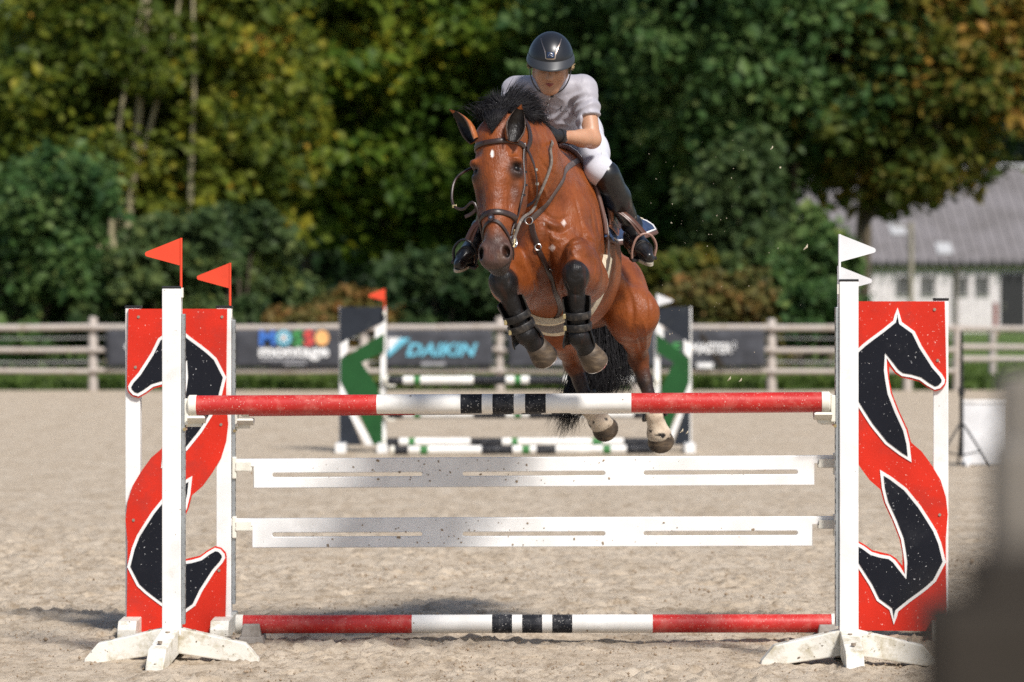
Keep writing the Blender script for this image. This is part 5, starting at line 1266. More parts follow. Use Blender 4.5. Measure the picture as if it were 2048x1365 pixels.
# --- saddle
sad = thing('saddle', 'brown leather jumping saddle under the rider', 'saddle', wrap(.25, 0)[0])
def seat(a, b, k):
    s = .0 + .50 * a; th = (b - .5) * 84; base = .030 + k
    prof = .055 * (1 - smooth01(a, 0, .30)) + .075 * smooth01(a, .62, 1.0) + .012
    narrow = .5 + .5 * smooth01(a, 0, .55)
    return wrap(s, th * narrow, base + prof * math.cos(math.radians((b - .5) * 160)) ** 1)[0]
slab('seat', seat, 20, 16, .022, 'saddle_brown', sad)
for sd in (1, -1):
    def flap(a, b, k):
        th = 14 + 52 * b; s0 = .005 - .035 * math.sin(math.pi * min(1, b * 1.15)); s1 = .36 - .10 * b ** 2; s = s0 + (s1 - s0) * a
        return wrap(s, sd * th, .024 + k + .012 * math.sin(math.pi * b))[0]
    fo = slab('flap', flap, 18, 18, .008, 'saddle_tan', sad)
    def under(a, b, k):
        th = 12 + 48 * b; s0 = .03 - .035 * math.sin(math.pi * min(1, b * 1.1)); s = s0 + .26 * a
        return wrap(s, sd * th, .036 + k + .016 * math.sin(math.pi * b))[0]
    slab('skirt', under, 12, 14, .009, 'saddle_brown', sad)
    kr = MB(); kr.tube([flap(.06, b, .014) for b in np.linspace(.10, .92, 14)], [.006 + .013 * math.sin(math.pi * q) for q in np.linspace(.1, .95, 14)], 10); kr.obj('knee_roll', 'saddle_tan', fo, smooth=True)
    m = MB(); m.tube([flap(0.0, b, .006) for b in np.linspace(0, .97, 18)], .0055, 8); m.obj('flap_edge', 'saddle_brown', fo, smooth=True)
    dr = wrap(-.06, sd * 16, .030); ring('dee_ring', dr[0], dr[1] + np.array([0, -.6, 0]), .018, .004, 'steel', sad)
# --- girth with fleece
gir = thing('girth', 'stud girth of worn leather lined with cream fleece round the belly', 'girth', wrap(.02, 180)[0])
def gs(th): q = abs(th - 180) / 85.0; return -.03 + .02 * q
def band(w, lift, t0, t1, extra=None, sh=0.0):
    def f(a, b, k):
        th = t0 + (t1 - t0) * a; e = 0 if extra is None else extra(abs(th - 180)); return wrap(gs(th) + sh + (b - .5) * (w + e), th, lift + k)[0]
    return f
slab('fleece_lining', band(.095, .001, 98, 262, lambda q: .110 * (1 - smooth01(q, 25, 75)), .014), 48, 8, .030, 'fleece', gir)
slab('leather_band', band(.036, .026, 96, 264, lambda q: .062 * (1 - smooth01(q, 22, 66)), -.022), 48, 6, .006, 'girth_leather', gir)
for sd in (1, -1):
    for k in (-.012, .012):
        m = MB(); pn = [wrap(gs(180 - sd * 90) + k, sd * t, .020) for t in np.linspace(62, 104, 10)]; m.ribbon([p for p, _ in pn], [n for _, n in pn], .022, .005); m.obj('girth_strap', 'strap_grey', gir, smooth=True)
    m = MB(); pn = [wrap(s, sd * 76, .030) for s in np.linspace(-.045, .075, 6)]; m.ribbon([p for p, _ in pn], [n for _, n in pn], .028, .004); m.obj('girth_loop', 'pad_navy', gir, smooth=True)
# --- breastplate
bp = thing('breastplate', 'dark leather breastplate with steel rings across the chest', 'breastplate', pix(1062, 440)[0])
def px(*uv, off=.003): return [pix(u, v, off)[0] for u, v in uv]
strap('shoulder_strap', [wrap(-.06, 16, .03)[0]] + px((1133, 336), (1127, 356), (1114, 378), (1098, 402), (1080, 422), (1066, 436)), .026, .005, 'strap_grey', bp)
strap('chest_strap', px((1064, 448), (1066, 462), (1070, 476), (1075, 489)), .027, .005, 'tack_leather', bp)
strap('chest_strap', px((1076, 498), (1084, 515), (1094, 538), (1108, 575), (1117, 600), (1120, 625)) + [wrap(-.06, 182, .012)[0]], .024, .005, 'tack_leather', bp)
strap('shoulder_strap', [wrap(-.06, -16, .03)[0], wrap(-.10, -42, .006)[0], wrap(-.22, -62, .006)[0], on_body(P(1030, 440, -.05))[0], on_body(P(1050, 440, -.2))[0]], .026, .005, 'strap_grey', bp)
for u, v, R in ((1060, 442, .0175), (1075.5, 494, .014), (1097, 541, .013)):
    c, n = pix(u, v, .012); ring('ring', c, n * .4 + np.array([0, -1, .1]), R, .0032, 'steel', bp, *((0, 360) if R > .0135 else (185, 355)))
# --- bridle
br = thing('bridle', 'dark leather bridle with browband, crossed noseband and rein', 'bridle', POLL)
def hs(name, pts, w, th=.005, mat='tack_leather', **k): return strap(name, [hd(*q) for q in pts], w, th, mat, br, **k)
hs('browband', [(-.115, -.10, .088), (-.10, -.01, .092), (-.05, .04, .094), (0, .05, .095), (.05, .04, .092), (.10, -.01, .086), (.118, -.10, .080)], .024, .007, n=26, lift=.004)
hs('crown_piece', [(-.118, -.13, .085), (-.112, -.17, .02), (-.06, -.16, -.06), (0, -.13, -.08), (.06, -.16, -.06), (.112, -.17, .02), (.12, -.13, .08)], .030, .007, n=26, lift=.006)
for s in (-1, 1):
    hs('cheek_piece', [(s * .118, -.10, .075), (s * .116, -.10, .14), (s * .112, -.105, .24), (s * .10, -.105, .33), (s * .088, -.095, .44), (s * .078, -.085, .505)], .023, .007, n=22, lift=.004)
    hs('throat_lash', [(s * .122, -.13, .075), (s * .145, -.17, .14), (s * .150, -.21, .22), (s * .125, -.26, .29), (0, -.32, .30)], .017, .006, n=18, proj=False)
    for z in (.16, .22):
        q, n = on_body(hd(s * .150, -.19, z), .004); b = MB(); b.box(hd(s * .150, -.19 - (z - .16) * .4, z), (.014, .02, .012)); b.obj('keeper', 'steel', br)
    for z in (.20, .26, .31):
        q, n = on_body(hd(s * .112, -.104, z), .010); b = MB(); b.box(q, (.016, .016, .010)); b.obj('keeper', 'black_metal', br)
    q, n = on_body(hd(s * .118, -.10, .072), .008); ring('buckle', q, n, .011, .0025, 'steel', br)
hs('noseband', [(-.06, -.15, .455), (-.088, -.08, .443), (-.065, -.02, .434), (0, .03, .428), (.065, -.02, .428), (.088, -.08, .438), (.06, -.15, .455)], .027, .008, n=26, lift=.003)
hs('flash_strap', [(-.05, -.13, .565), (-.075, -.07, .525), (-.055, .0, .492), (-.012, .03, .470), (.02, .02, .472), (.055, .0, .502), (.075, -.07, .552), (.05, -.13, .60)], .015, .006, n=26, lift=.003)
q, n = on_body(hd(-.004, .04, .458), .010); b = MB(); b.tube([q, q + n * .006], .016, 16); b.obj('flash_loop', 'tack_leather', br, smooth=True); b = MB(); b.tube([q + n * .006, q + n * .009], .006, 10); b.obj('stud', 'steel', br)
bits = {}
for s in (-1, 1):
    q, n = on_body(hd(s * .078, -.085, .535), .012); bits[s] = q; ring('bit_ring', q, n + np.array([0, -.4, 0]), .026, .0042, 'steel', br)
    c = MB(); c.tube([q + ha * -.055 + n * .004, q + n * .004, q + ha * .028 + n * .004], [.006, .0055, .004], 8); c.obj('bit_cheek', 'brass', br, smooth=True)
m = MB(); m.tube([bits[-1], hd(0, -.09, .63), bits[1]], .006, 8); m.obj('mouthpiece', 'steel', br)
HANDR, HANDL = P(1098, 278, .0), P(1040, 284, .02)
def rein(pts, name, w=.013):
    c = catmull(pts, 40); m = MB(); m.ribbon(c, [(.60, -.75, .25)] * 40, w, .006); m.obj(name, 'rein_web', br, smooth=True)
rein([bits[1], P(1043, 440, -.68), pix(1062, 404, .05)[0], pix(1076, 380, .025)[0], pix(1090, 352, .014)[0], pix(1098, 325, .014)[0], pix(1096, 300, .014)[0], pix(1097, 288, .022)[0], HANDR, P(1085, 268, .02)], 'rein')
c = catmull([bits[-1], P(950, 408, -.70), P(926, 419, -.66), P(908, 412, -.62), P(904, 388, -.58), P(912, 358, -.54), P(938, 339, -.48), P(985, 318, -.3), HANDL], 40)
m = MB(); m.tube(c, .0062, 8); m.obj('rein', 'tack_leather', br, smooth=True)
m = MB(); m.ribbon(catmull([P(956, 414, -.70), P(944, 427, -.69), P(930, 434, -.68)], 8), [(.2, -.9, .4)] * 8, .016, .005); m.obj('rein_end', 'tack_leather', br, smooth=True)
b = MB(); p = P(909, 413, -.62); b.box(p, (.022, .016, .014)); b.obj('rein_buckle', 'brass', br, bevel=.003)
# --- leg boots
def leg_boot(a, b, t0, t1, label, name, open_a=74, straps=(.30, .62), R=.050):
    d = nrm(b - a); f = np.array([0, -1.0, 0]); f = nrm(f - d * np.dot(f, d)); s = np.cross(d, f); L = np.linalg.norm(b - a)
    t = thing(name, label, 'leg boot', a + (b - a) * t1, 'boots on the legs of the horse')
    def fn(x, y, k):
        tt = t0 + (t1 - t0) * x; ang = math.radians(open_a + (360 - 2 * open_a) * y); r = R + k + .004 * math.sin(x * 9) + .010 * smooth01(x, .72, 1.0) + .006 * (1 - smooth01(x, 0, .2))
        op = 1 + .06 * math.cos(y * 2 * math.pi) * x
        return a + d * L * tt + np.array([0, .010, 0]) + r * op * (math.cos(ang) * f * 1.05 + math.sin(ang) * s)
    slab('shell', fn, 14, 26, .006, 'horse_boot', t)
    for q in straps:
        tt = t0 + (t1 - t0) * q; m = MB(); pts = []; nn = []
        for ang in np.radians(np.linspace(0, 360, 29)):
            v = math.cos(ang) * f * 1.05 + math.sin(ang) * s; pts.append(a + d * L * tt + np.array([0, .010, 0]) + (R + .008) * v); nn.append(v)
        m.ribbon(pts, nn, .034, .006); m.obj('strap', 'horse_boot', t, smooth=True)
        m = MB(); pp = a + d * L * tt + np.array([0, .010, 0]) + (R + .014) * nrm(.55 * f + s); m.box(pp, (.014, .014, .024)); m.obj('buckle', 'brass', t, bevel=.003)
leg_boot(LEG['lf']['kn'], LEG['lf']['fe'], .36, 1.16, 'black tendon boot on the bent foreleg below the muzzle', 'tendon_boot', straps=(.36, .60), R=.054)
leg_boot(LEG['rf']['kn'], LEG['rf']['fe'], .36, 1.16, 'black tendon boot on the other foreleg, over the fleece girth', 'tendon_boot', straps=(.34, .58), R=.054)
leg_boot(LEG['rh']['hk'], LEG['rh']['fe'], .70, 1.08, 'black fetlock boot on the hind leg before the dark wing', 'fetlock_boot', 55, (.5,), R=.048)
leg_boot(LEG['lh']['hk'], LEG['lh']['fe'], .70, 1.08, 'black fetlock boot on the hind leg beside the tail', 'fetlock_boot', 30, (.5,), R=.050)
# ------------------------------------------------------------------ the rider
rider = thing('person', 'rider in pale lilac polo shirt and white breeches bent forward over the horse', 'person', P(1128, 320, .7))
SHR, SHL = P(1168, 178, .30), P(1030, 180, .32); ELR, WRR = P(1184, 279, .22), P(1124, 273, .05); ELL, WRL = P(1012, 272, .24), P(1046, 284, .04)
NB, PEL = P(1100, 192, .30), P(1126, 272, .76); HC = P(1101, 130, .12)
tilt = math.radians(23); hup = np.array([.02, -math.sin(tilt), math.cos(tilt)]); hfw = np.array([-.03, -math.cos(tilt), -math.sin(tilt)]); hup = nrm(hup); hfw = nrm(hfw - hup * np.dot(hfw, hup)); hlt = np.cross(hfw, hup); hlt = hlt if hlt[0] > 0 else -hlt
FR_ = np.array([hlt, hfw, hup])
def hp(x, y, z): return HC + hlt * x + hfw * y + hup * z
tor = nrm(PEL - NB); tlat = nrm(np.array([1, .1, 0]) - tor * np.dot((1, .1, 0), tor))
def skin_body():
    F = Field((-.12, -.12, 2.20), (.50, .95, 3.05), .0048)
    F.ell(hp(0, -.01, .03), (.074, .095, .098), FR_, .02); F.cone(hp(0, .035, -.035), hp(0, .070, -.098), .056, .024, .04, (hlt, 1.08))
    F.ell(hp(0, .052, -.03), (.056, .040, .060), FR_, .03)
    for s in (-1, 1):
        F.ell(hp(s * .040, .055, -.040), (.022, .022, .026), FR_, .025); F.ell(hp(s * .071, -.01, -.025), (.010, .02, .030), FR_, .008)
        F.cone(hp(s * .052, .0, -.05), hp(s * .022, .060, -.100), .026, .020, .03)
        F.ell(hp(s * .031, .096, .006), (.019, .022, .013), FR_, .012, op=-1)
        F.ell(hp(s * .011, .099, -.034), (.008, .009, .007), FR_, .008)
    F.cone(hp(0, .088, .010), hp(0, .111, -.030), .010, .0135, .012)                        # nose
    F.ell(hp(0, .087, -.058), (.020, .010, .006), FR_, .006); F.ell(hp(0, .085, -.069), (.017, .010, .006), FR_, .006)
    F.ell(hp(0, .074, -.108), (.018, .016, .014), FR_, .015)
    F.cone(hp(0, -.02, -.06), NB, .052, .060, .04); F.ell(NB + np.array([0, -.008, -.022]), (.055, .045, .055), None, .03)
    F.cone(SHL, SHR, .045, .045, .05); F.cone(NB + tor * .10, PEL, .080, .09, .06, (tlat, 1.2))
    for sh, el, wr in ((SHR, ELR, WRR), (SHL, ELL, WRL)):
        F.cone(sh, el, .050, .040, .03); F.cone(el, el + (wr - el) * .35, .041, .040, .02); F.cone(el + (wr - el) * .3, wr, .040, .026, .02)
        F.ell(el + np.array([0, .012, -.004]), (.036, .034, .034), None, .02); F.ell(wr, (.027, .024, .025), None, .02)
    return F.mesh(2)
V, Q = skin_body(); link('body', np_mesh('body', V, Q), 'skin', rider)
lp = MB()
lp.tube([hp(-.021, .090, -.0635), hp(-.008, .0985, -.0610), hp(0, .0985, -.0625), hp(.008, .0985, -.0610), hp(.021, .090, -.0635)], [.0018, .0050, .0052, .0050, .0018], 8)
lp.tube([hp(-.017, .089, -.067), hp(0, .097, -.0705), hp(.017, .089, -.067)], [.0018, .0056, .0018], 8); lp.obj('lips', 'lips', rider, smooth=True)
for s in (-1, 1):
    bm = bmesh.new(); bmesh.ops.create_uvsphere(bm, u_segments=12, v_segments=8, radius=.012); me = bpy.data.meshes.new('eye'); bm.to_mesh(me); bm.free(); me.shade_smooth(); me.transform(Matrix.Translation(V3(hp(s * .032, .077, .007)))); e = link('eye', me, 'eye_white', rider)
    b = MB(); b.tube([hp(s * .032, .0885, .005), hp(s * .032, .0902, .005)], .0055, 10); b.obj('iris', 'eye_black', e)
    b = MB(); b.tube(catmull([hp(s * .014, .092, .014), hp(s * .032, .090, .019), hp(s * .050, .080, .013)], 7), [.002, .003, .003, .003, .003, .002, .001], 6); b.obj('eyebrow', 'hair_blond', rider)
# --- shirt
def shirt():
    F = Field((-.10, .0, 2.22), (.50, .95, 2.95), .0048)
    F.cone(SHL + np.array([.02, .02, 0]), SHR + np.array([-.02, .02, 0]), .060, .060, .05)
    for sh in (SHL, SHR): F.cone(NB + (hp(0, -.02, -.06) - NB) * .45 + np.array([0, .03, 0]), sh + np.array([0, .01, -.004]), .060, .048, .05)
    F.cone(P(1100, 208, .38), P(1112, 240, .56), .118, .116, .06, (tlat, 1.36)); F.cone(P(1112, 240, .56), P(1124, 268, .74), .116, .118, .06, (tlat, 1.22))
    for sh, el in ((SHR, ELR), (SHL, ELL)):
        F.cone(sh, sh + (el - sh) * .75, .057, .060, .03)
    F.cone(NB + np.array([0, .02, -.005]), NB + (hp(0, -.02, -.06) - NB) * .50, .068, .060, .03)                       # stand collar
    for sh, el in ((SHR, ELR), (SHL, ELL)):
        d = nrm(el - sh); p = sh + (el - sh) * .56; sl, X, Y, Z = F.sub(p - .14, p + .14)
        dd = np.maximum((X - p[0]) * d[0] + (Y - p[1]) * d[1] + (Z - p[2]) * d[2], 0); near = np.sqrt((X - p[0]) ** 2 + (Y - p[1]) ** 2 + (Z - p[2]) ** 2)
        g = np.where(near < .13, dd, -1).astype(np.float32); ok = (X > .33) if sh is SHR else (X < .01)
        F.a[sl] = np.where(ok & (g > 0), np.maximum(F.a[sl], g), F.a[sl])
    c0 = hp(0, -.02, -.06); F.cone(c0, NB + (c0 - NB) * .35, .060, .046, .010, op=-1)                                   # neck hole
    v0 = NB + np.array([-.008, -.075, .0]); F.cone(v0 + np.array([0, .0, .060]), v0 + np.array([-.006, .02, -.050]), .036, .004, .008, op=-1)   # open placket
    V, Q = F.mesh(2); N = normals(V, Q)
    # folds: drawn from the armpits towards the buttons, and round the waist
    disp = np.zeros(len(V)); fr = (V[:, 1] < .56)
    for (a, b, amp, wl) in ((P(1160, 190, .25), P(1110, 235, .30), .0034, .027), (P(1045, 190, .25), P(1092, 235, .30), .0034, .027), (P(1130, 262, .4), P(1070, 258, .4), .0036, .024)):
        d = nrm(b - a); w = V - a; t = (w @ d) / np.linalg.norm(b - a); perp = np.cross(d, (0, 1, 0)); perp = nrm(perp); q = w @ perp
        env = smooth01(t, -.3, .2) * (1 - smooth01(t, .7, 1.3)) * np.exp(-(q / .085) ** 2)
        rn = vnoise(np.c_[q / (wl * 1.25) + 1.6 * vnoise(V, 9, 12), t * 1.3], 1.0, int(wl * 1e4)); disp += amp * 3.2 * env * (1 - 2 * np.abs(2 * rn - 1))
    disp += .007 * (vnoise(V * np.array([1.6, .6, .8]), 11, 4) - .5) + .0015 * (vnoise(V, 34, 6) - .5)
    for sh, el in ((SHR, ELR), (SHL, ELL)):
        d = nrm(el - sh); t = (V - sh) @ d; r = np.linalg.norm(V - sh - t[:, None] * d, axis=1); disp += .004 * (r < .09) * smooth01(t, .02, .08) * np.sin(t / .018 * 2 + 6 * vnoise(V, 9, 3))
    V = V + N * disp[:, None]
    return V, Q
V, Q = shirt(); sh_o = link('shirt', np_mesh('shirt', V, Q), 'shirt_cloth', rider)
SB = BVHTree.FromPolygons([tuple(v) for v in V], [tuple(map(int, q)) for q in Q])
def spix(u, v, off=.003, bv=None):
    o = np.array([0, CAMY, CAMZ]); d = nrm(P(u, v, 0) - o); h = (bv or SB).ray_cast(V3(o), V3(d), 60)
    return (np.array(h[0]) + np.array(h[1]) * off) if h[0] is not None else P(u, v, .28)
for u, v in ((1099, 198), (1097, 211), (1096, 223), (1095, 236)):
    p = spix(u, v, .002); b = MB(); b.tube([p, p + np.array([0, -.003, .001])], .0045, 10); b.obj('button', 'piping', sh_o)
m = MB(); m.tube([spix(1103 - i * .9, 196 + i * 4.2, .0015) for i in range(14)], .0022, 6); m.obj('placket_seam', 'shirt_cloth', sh_o)
m = MB(); m.tube(catmull([spix(u, v, .0015) for u, v in ((1112, 221), (1120, 217), (1124, 212), (1122, 221), (1126, 223), (1129, 220), (1132, 223), (1135, 221))], 24), .0010, 5); m.obj('chest_script', 'black_metal', sh_o)
# --- breeches
def breeches():
    F = Field((-.20, .05, 1.98), (.56, 1.08, 2.72), .0055)
    F.ell(PEL + np.array([0, .02, 0]), (.175, .15, .125), None, .06); F.cone(PEL, P(1118, 256, .62), .125, .115, .05, (tlat, 1.2))
    for sd, hip, kn in ((1, P(1160, 262, .74), P(1198, 340, .31)), (-1, P(1094, 266, .76), P(1012, 350, .31))):
        F.cone(hip, hip + (kn - hip) * .55, .104, .088, .05); F.cone(hip + (kn - hip) * .5, kn, .086, .062, .04); F.ell(kn, (.060, .060, .058), None, .03)
        F.cone(kn, kn + np.array([sd * .030, .035, -.045]), .060, .054, .03)
        F.ell(hip + np.array([0, .06, -.02]), (.10, .12, .11), None, .05)
    return F.mesh(2)
V, Q = breeches(); N = normals(V, Q); V = V + N * (.004 * (vnoise(V, 16, 7) - .5))[:, None]; brc = link('breeches', np_mesh('breeches', V, Q), 'breeches', rider)
BB = BVHTree.FromPolygons([tuple(v) for v in V], [tuple(map(int, q)) for q in Q])
m = MB(); m.tube([spix(1196 + 10 * t, 255 + 70 * t, .001, BB) for t in np.linspace(0, 1, 8)], .0018, 5); m.obj('side_seam', 'piping', brc)
# --- boots
def tall_boot(sd, kn, mid, an, heel, ball, toe, label):
    lo = np.min([kn, mid, an, heel, ball, toe], 0) - .10; hi = np.max([kn, mid, an, heel, ball, toe], 0) + .10; F = Field(lo, hi, .0048)
    F.cone(kn, mid, .069, .062, .02); F.cone(mid, an, .062, .041, .03); F.cone(an, heel, .041, .033, .02)
    fl = nrm(np.cross(toe - heel, np.cross(toe - heel, an - heel))); 
    F.cone(an + (ball - an) * .15, ball, .042, .035, .03); F.cone(heel, ball, .032, .035, .03); F.cone(ball, toe, .036, .027, .02)
    V, Q = F.mesh(2); d = nrm(an - mid); t = (V - mid) @ d; L = np.linalg.norm(an - mid); N = normals(V, Q)
    V = V + N * (.0045 * np.exp(-((t - L) / .05) ** 2) * np.sin(t / .0095 + 4 * vnoise(V, 14, 3)) + .003 * (vnoise(V, 18, 4) - .5))[:, None]
    o = link('tall_boot', np_mesh('tall_boot', V, Q), 'boot_black', rider); o['label'] = label
    bv = BVHTree.FromPolygons([tuple(v) for v in V], [tuple(map(int, q)) for q in Q])
    up = nrm(an - ball - (toe - heel) * np.dot(an - ball, toe - heel) / np.dot(toe - heel, toe - heel)); fd = nrm(toe - heel); sdv = np.cross(fd, up); pts = []
    for a in np.radians(np.linspace(0, 360, 33)):
        c = (heel + toe) / 2 - up * .031; Ls = np.linalg.norm(toe - heel) / 2 + .030; w = .036 + .004 * math.cos(a)
        pts.append(c + fd * math.cos(a) * Ls + sdv * math.sin(a) * w)
    m = MB(); n = len(pts) - 1; top = [p + up * .008 for p in pts[:n]]; bot = [p - up * .006 for p in pts[:n]]
    m.add(top + bot, [tuple(range(n)), tuple(range(2 * n - 1, n - 1, -1))] + [(i, (i + 1) % n, n + (i + 1) % n, n + i) for i in range(n)]); m.obj('sole', 'boot_sole', o, smooth=True, angle=45)
    for k in range(4):                                          # laces
        p = an + (ball - an) * (.35 + .15 * k); a = p + up * .07 + sdv * .020; b = p + up * .07 - sdv * .020; q1, q2 = bv.find_nearest(V3(a))[0], bv.find_nearest(V3(b))[0]
        mm = np.array(bv.find_nearest(V3(p + up * .08))[0]) + up * .003
        if q1 is not None: l_ = MB(); l_.tube([np.array(q1) + up * .001, mm, np.array(q2) + up * .001], .0022, 6); l_.obj('lace', 'strap_grey', o)
    for k in (0.0, .10):
        pts = []
        for a in np.radians(np.linspace(-80, 80, 11)):
            p = ball + fd * (.012 + k * .2) + up * math.cos(a) * .09 + sdv * math.sin(a) * .09; q = bv.find_nearest(V3(p)); pts.append(np.array(q[0]) + np.array(q[1]) * .001)
        l_ = MB(); l_.tube(pts, .0020, 6); l_.obj('toe_seam', 'horse_boot', o, smooth=True)
    return up, fd, sdv
BR_R = dict(kn=P(1211, 350, .315), mid=P(1234, 396, .41), an=P(1264, 450, .54), heel=P(1262, 484, .59), ball=P(1286, 500, .42), toe=P(1298, 515, .355))
BR_L = dict(kn=P(1004, 360, .315), mid=P(988, 404, .41), an=P(962, 460, .54), heel=P(958, 492, .59), ball=P(932, 512, .42), toe=P(918, 528, .355))
fr_r = tall_boot(1, *BR_R.values(), 'black tall boot with laces above the flank'); fr_l = tall_boot(-1, *BR_L.values(), 'black tall boot beside the muzzle')
# --- stirrups (part of the saddle)
def stirrup(B, fr, sd, mat, top):
    up, fd, sv = fr; c = B['ball'] - up * .043; w = .055; st = MB()
    if np.dot(sv, np.array([sd, 0, 0])) < 0: sv = -sv
    st.tube(catmull([c - sv * w, c - sv * w * .98 + up * .05, c - sv * .035 + up * .100, c + up * .122, c + sv * .040 + up * .110, c + sv * (w + .010) + up * .060, c + sv * w], 26), .0062, 8, flat=1.5)
    si = st.obj('stirrup_iron', mat, sad, smooth=True)
    t = MB(); t.box(c, (.125, .05, .014), Matrix((sv, fd, up)).transposed()); t.obj('tread', 'black_metal', si, bevel=.003)
    for k in (-.011, .011):
        l_ = MB(); e = c + up * .122 + sv * k; l_.ribbon(catmull([top + np.array([k, 0, 0]), (top + e) / 2 + np.array([sd * .02, -.02, 0]), e], 14), [(sd * .7, -.7, .2)] * 14, .026, .005); l_.obj('stirrup_leather', 'saddle_brown', sad, smooth=True)
stirrup(BR_R, fr_r, 1, 'stirrup_pink', P(1213, 404, .42)); stirrup(BR_L, fr_l, -1, 'black_metal', P(984, 420, .42))
# --- gloves
def glove(wr, c, thumb, out, label):
    p = nrm(c - wr); t = nrm(thumb - p * np.dot(thumb, p)); b = np.cross(p, t); b = b if np.dot(b, out) > 0 else -b
    F = Field(np.minimum(wr, c) - .11, np.maximum(wr, c) + .11, .0034); R = np.array([p, t, b])
    F.cone(wr - p * .012, c - p * .02, .029, .030, .02, (b, .85)); F.ell(c, (.042, .040, .021), R, .02)
    for i, (ln, r) in enumerate(((.92, .0095), (1.0, .0100), (.95, .0096), (.78, .0086))):
        k = c + p * .034 + t * (.028 - .0185 * i); a1 = k + (p * .020 - b * .012) * ln; a2 = a1 + (-b * .026 - p * .004) * ln; a3 = a2 + (-p * .022 + b * .004) * ln
        F.cone(k - p * .02, k, r * 1.1, r * 1.15, .008); F.cone(k, a1, r * 1.12, r, .004); F.cone(a1, a2, r, r * .95, .004); F.cone(a2, a3, r * .95, r * .85, .004)
    th0 = c - p * .018 + t * .030 - b * .010; th1 = th0 + p * .030 + t * .012 - b * .012; th2 = th1 + p * .026 - t * .004 - b * .006
    F.cone(th0, th1, .0145, .0120, .012); F.cone(th1, th2, .0120, .0100, .006)
    V, Q = F.mesh(1); o = link('glove', np_mesh('glove', V, Q), 'glove', rider); o['label'] = label
    m = MB(); pts = []; nn = []
    for a in np.linspace(0, 2 * math.pi, 21):
        v = t * math.cos(a) + b * math.sin(a) * .85; pts.append(wr + p * .004 + v * .0325); nn.append(v)
    m.ribbon(pts, nn, .030, .005); m.obj('cuff', 'boot_black', o, smooth=True)
    m = MB(); m.tube([c - p * .02 + t * .034 + b * .012, c - p * .022 + b * .0235, c - p * .02 - t * .034 + b * .012], .0013, 5); m.obj('glove_seam', 'strap_grey', o)
glove(WRR, P(1100, 269, -.03), np.array([0, .2, 1.0]), np.array([.4, -1, .3]), 'black riding glove holding the rein at the crest')
glove(WRL, P(1050, 276, -.02), np.array([0, .2, 1.0]), np.array([-.6, -1, .3]), 'black riding glove hidden behind the neck')
# --- helmet
hel = thing('riding_helmet', 'black riding helmet with metal trim and visor on the rider', 'helmet', hp(0, 0, .03)); 
hel.parent = rider; hel.location = hel.location - rider.location; del hel['category']; del hel['label']
ERX, ERY, ERZ = .1075, .136, .128
def shell(az, ph, k=0.0):                                      # az 0 = front, degrees
    a, p = math.radians(az), math.radians(ph)
    return hp((ERX + k) * math.sin(a) * math.sin(p), -.004 + (ERY + k) * math.cos(a) * math.sin(p), .028 + (ERZ + k) * math.cos(p))
def edge_ph(az): return 83 + 25 * smooth01(abs(az), 40, 110) + 4 * smooth01(abs(az), 110, 180)
def shf(a, b, k):
    az = -180 + 360 * a; return shell(az, edge_ph(az) * b, k)
def sh_mesh():
    nu, nv = 64, 24; V = [shf(i / nu, (j + 1) / nv, .0) for i in range(nu) for j in range(nv)] + [shell(0, 0)]; F = []
    for i in range(nu):
        k = (i + 1) % nu
        for j in range(nv - 1): F.append((i * nv + j, i * nv + j + 1, k * nv + j + 1, k * nv + j))
        F.append((len(V) - 1, i * nv, k * nv))
    b0 = len(V); V += [hp(0, 0, .03) + (np.array(V[i * nv + nv - 1]) - hp(0, 0, .03)) * .86 for i in range(nu)]
    for i in range(nu): k = (i + 1) % nu; F.append((i * nv + nv - 1, b0 + i, b0 + k, k * nv + nv - 1))
    m = MB(); m.add(V, F); return m.obj('shell', 'helmet_shell', hel, smooth=True, angle=60)
sh_mesh()
def visor(a, b, k):
    az = -96 + 192 * a; q = math.cos(math.radians(az * .92)); p = shell(az, 77 + 6 * b, .001)
    rad = nrm(p - hp(0, 0, .028)); return p + (hfw * .030 * max(q, 0) ** .7 - hup * .016 + rad * .006) * b - hup * (.003 - k) * (1 if b > 0 else 1)
slab('visor', visor, 30, 6, .005, 'helmet_visor', hel)
for s in (-1, 1):
    pts = [shell(s * az, ph, .001) for az, ph in ((62, 30), (40, 38), (24, 48), (15, 60), (12, 70))]; m = MB(); pp = catmull(pts, 16); m.ribbon(pp, [nrm(p - hp(0, 0, .028)) for p in pp], .0055, .003); m.obj('trim', 'helmet_trim', hel, smooth=True)
    pts = [shell(s * 92, 104, -.006), hp(s * .090, .03, -.055), hp(s * .062, .055, -.100), hp(s * .012, .070, -.128)]; m = MB(); pp = catmull(pts, 14); m.ribbon(pp, [nrm(p - hp(0, -.02, -.02)) for p in pp], .013, .003); m.obj('chin_strap', 'black_metal', hel, smooth=True)
m = MB(); pp = [shell(az, 70 + 0.02 * az * az * 0, .001) for az in np.linspace(-11, 11, 7)]; m.ribbon(pp, [nrm(p - hp(0, 0, .028)) for p in pp], .007, .003); m.obj('trim', 'helmet_trim', hel, smooth=True)
def badge(a, b, k): return shell(-9.5 + 19 * a, 56 + 11 * b, .0015 + k)
slab('badge', badge, 6, 6, .003, 'pad_navy', hel)
m = MB(); m.tube(catmull([badge(x, z, .004) for x, z in ((.2, .75), (.35, .35), (.55, .2), (.7, .35), (.5, .5), (.65, .7), (.85, .8))], 16), .0016, 6); m.obj('badge_emblem', 'steel', hel)
m = MB(); p = hp(.012, .073, -.130); m.box(p, (.016, .012, .012)); m.obj('buckle', 'black_metal', hel, bevel=.003)
hair = []
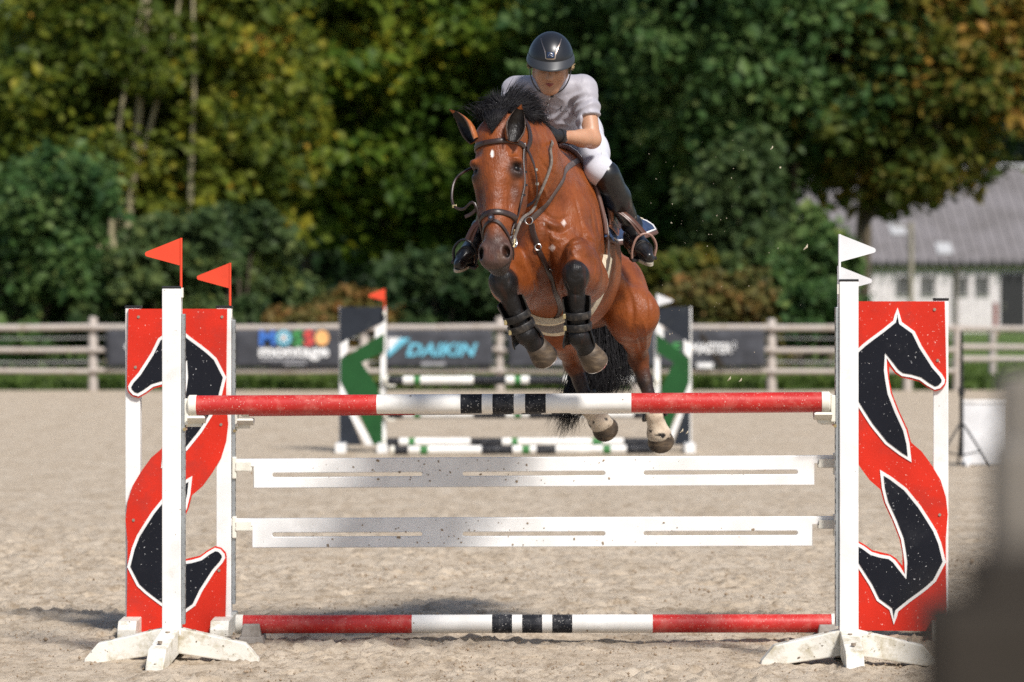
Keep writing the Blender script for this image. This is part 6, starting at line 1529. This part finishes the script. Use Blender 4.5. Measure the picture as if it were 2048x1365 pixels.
for i in range(160):
    s = 1 if i % 2 else -1; root = hp(s * .085, -.03 + .02 * rng.normal(), -.02); hair.append([root, root + hlt * s * .020 + hup * .006 + N3(.004), root + hlt * s * (.014 + .008 * rng.random()) - hup * (.03 * rng.random() - .02) - hfw * .02 + N3(.004)])
for i in range(220):
    root = hp(.03 * rng.normal(), -.10, -.02); hair.append([root, root - hfw * .03 - hup * .03 + N3(.006), root - hfw * .035 - hup * .085 + N3(.006)])
strands('hair', hair, .0010, rider, 'hair_blond')
# ------------------------------------------------------------------ sand thrown up by the hooves, clods on the ground
def spray():
    r = np.random.default_rng(12); m = MB()
    for i in range(150):
        u = r.normal(1420, 85) if r.random() < .85 else r.uniform(900, 1640); v = 760 - 480 * r.random() ** 1.3; y = r.uniform(.6, 2.6); s = .0011 * math.exp(r.normal() * .55) * (2.0 if r.random() < .05 else 1)
        m.box(P(u, v, y), (s, s * r.uniform(.6, 1.4), s * r.uniform(.6, 1.6)), Matrix.Rotation(r.uniform(0, 3), 3, r.normal(size=3)))
    for u, v, s in ((1607, 500, .016), (1541, 299, .009), (1455, 762, .012), (1478, 764, .010), (1360, 866, .012), (1372, 868, .008)):
        p = P(u, v, 1.6); m.tube([p, p + np.array([s, 0, s * .8]), p + np.array([s * 1.3, .003, s * 1.8])], [.001, s * .35, .001], 5)
    o = m.obj('sand_spray', 'fleece'); tag(o, 'grains of sand flying in the air behind the horse', 'sand', kind='stuff')
    c = MB()
    hub = np.c_[r.uniform(-3.3, 3.3, 160), r.uniform(-1.1, 7.5, 160)]
    for i in range(7000):
        if r.random() < .55: q = hub[r.integers(0, 160)] + r.normal(size=2) * (.16, .13); x, y = q
        else: x = r.uniform(-3.3, 3.3); y = r.uniform(-1.1, 7.5)
        s = .0045 * math.exp(r.normal() * .5)
        d = [np.array([r.uniform(.6, 1), 0, 0]), np.array([0, r.uniform(.6, 1), 0]), np.array([0, 0, r.uniform(.5, .9)])]; p = np.array([x, y, .004])
        c.add([p + d[0] * s, p - d[0] * s, p + d[1] * s, p - d[1] * s, p + d[2] * s * 1.2, p - d[2] * s], [(0, 2, 4), (2, 1, 4), (1, 3, 4), (3, 0, 4), (2, 0, 5), (1, 2, 5), (3, 1, 5), (0, 3, 5)])
    tag(c.obj('sand_clods', 'clod', smooth=True), 'small clods of sand scattered over the arena floor', 'sand', kind='stuff')
spray()
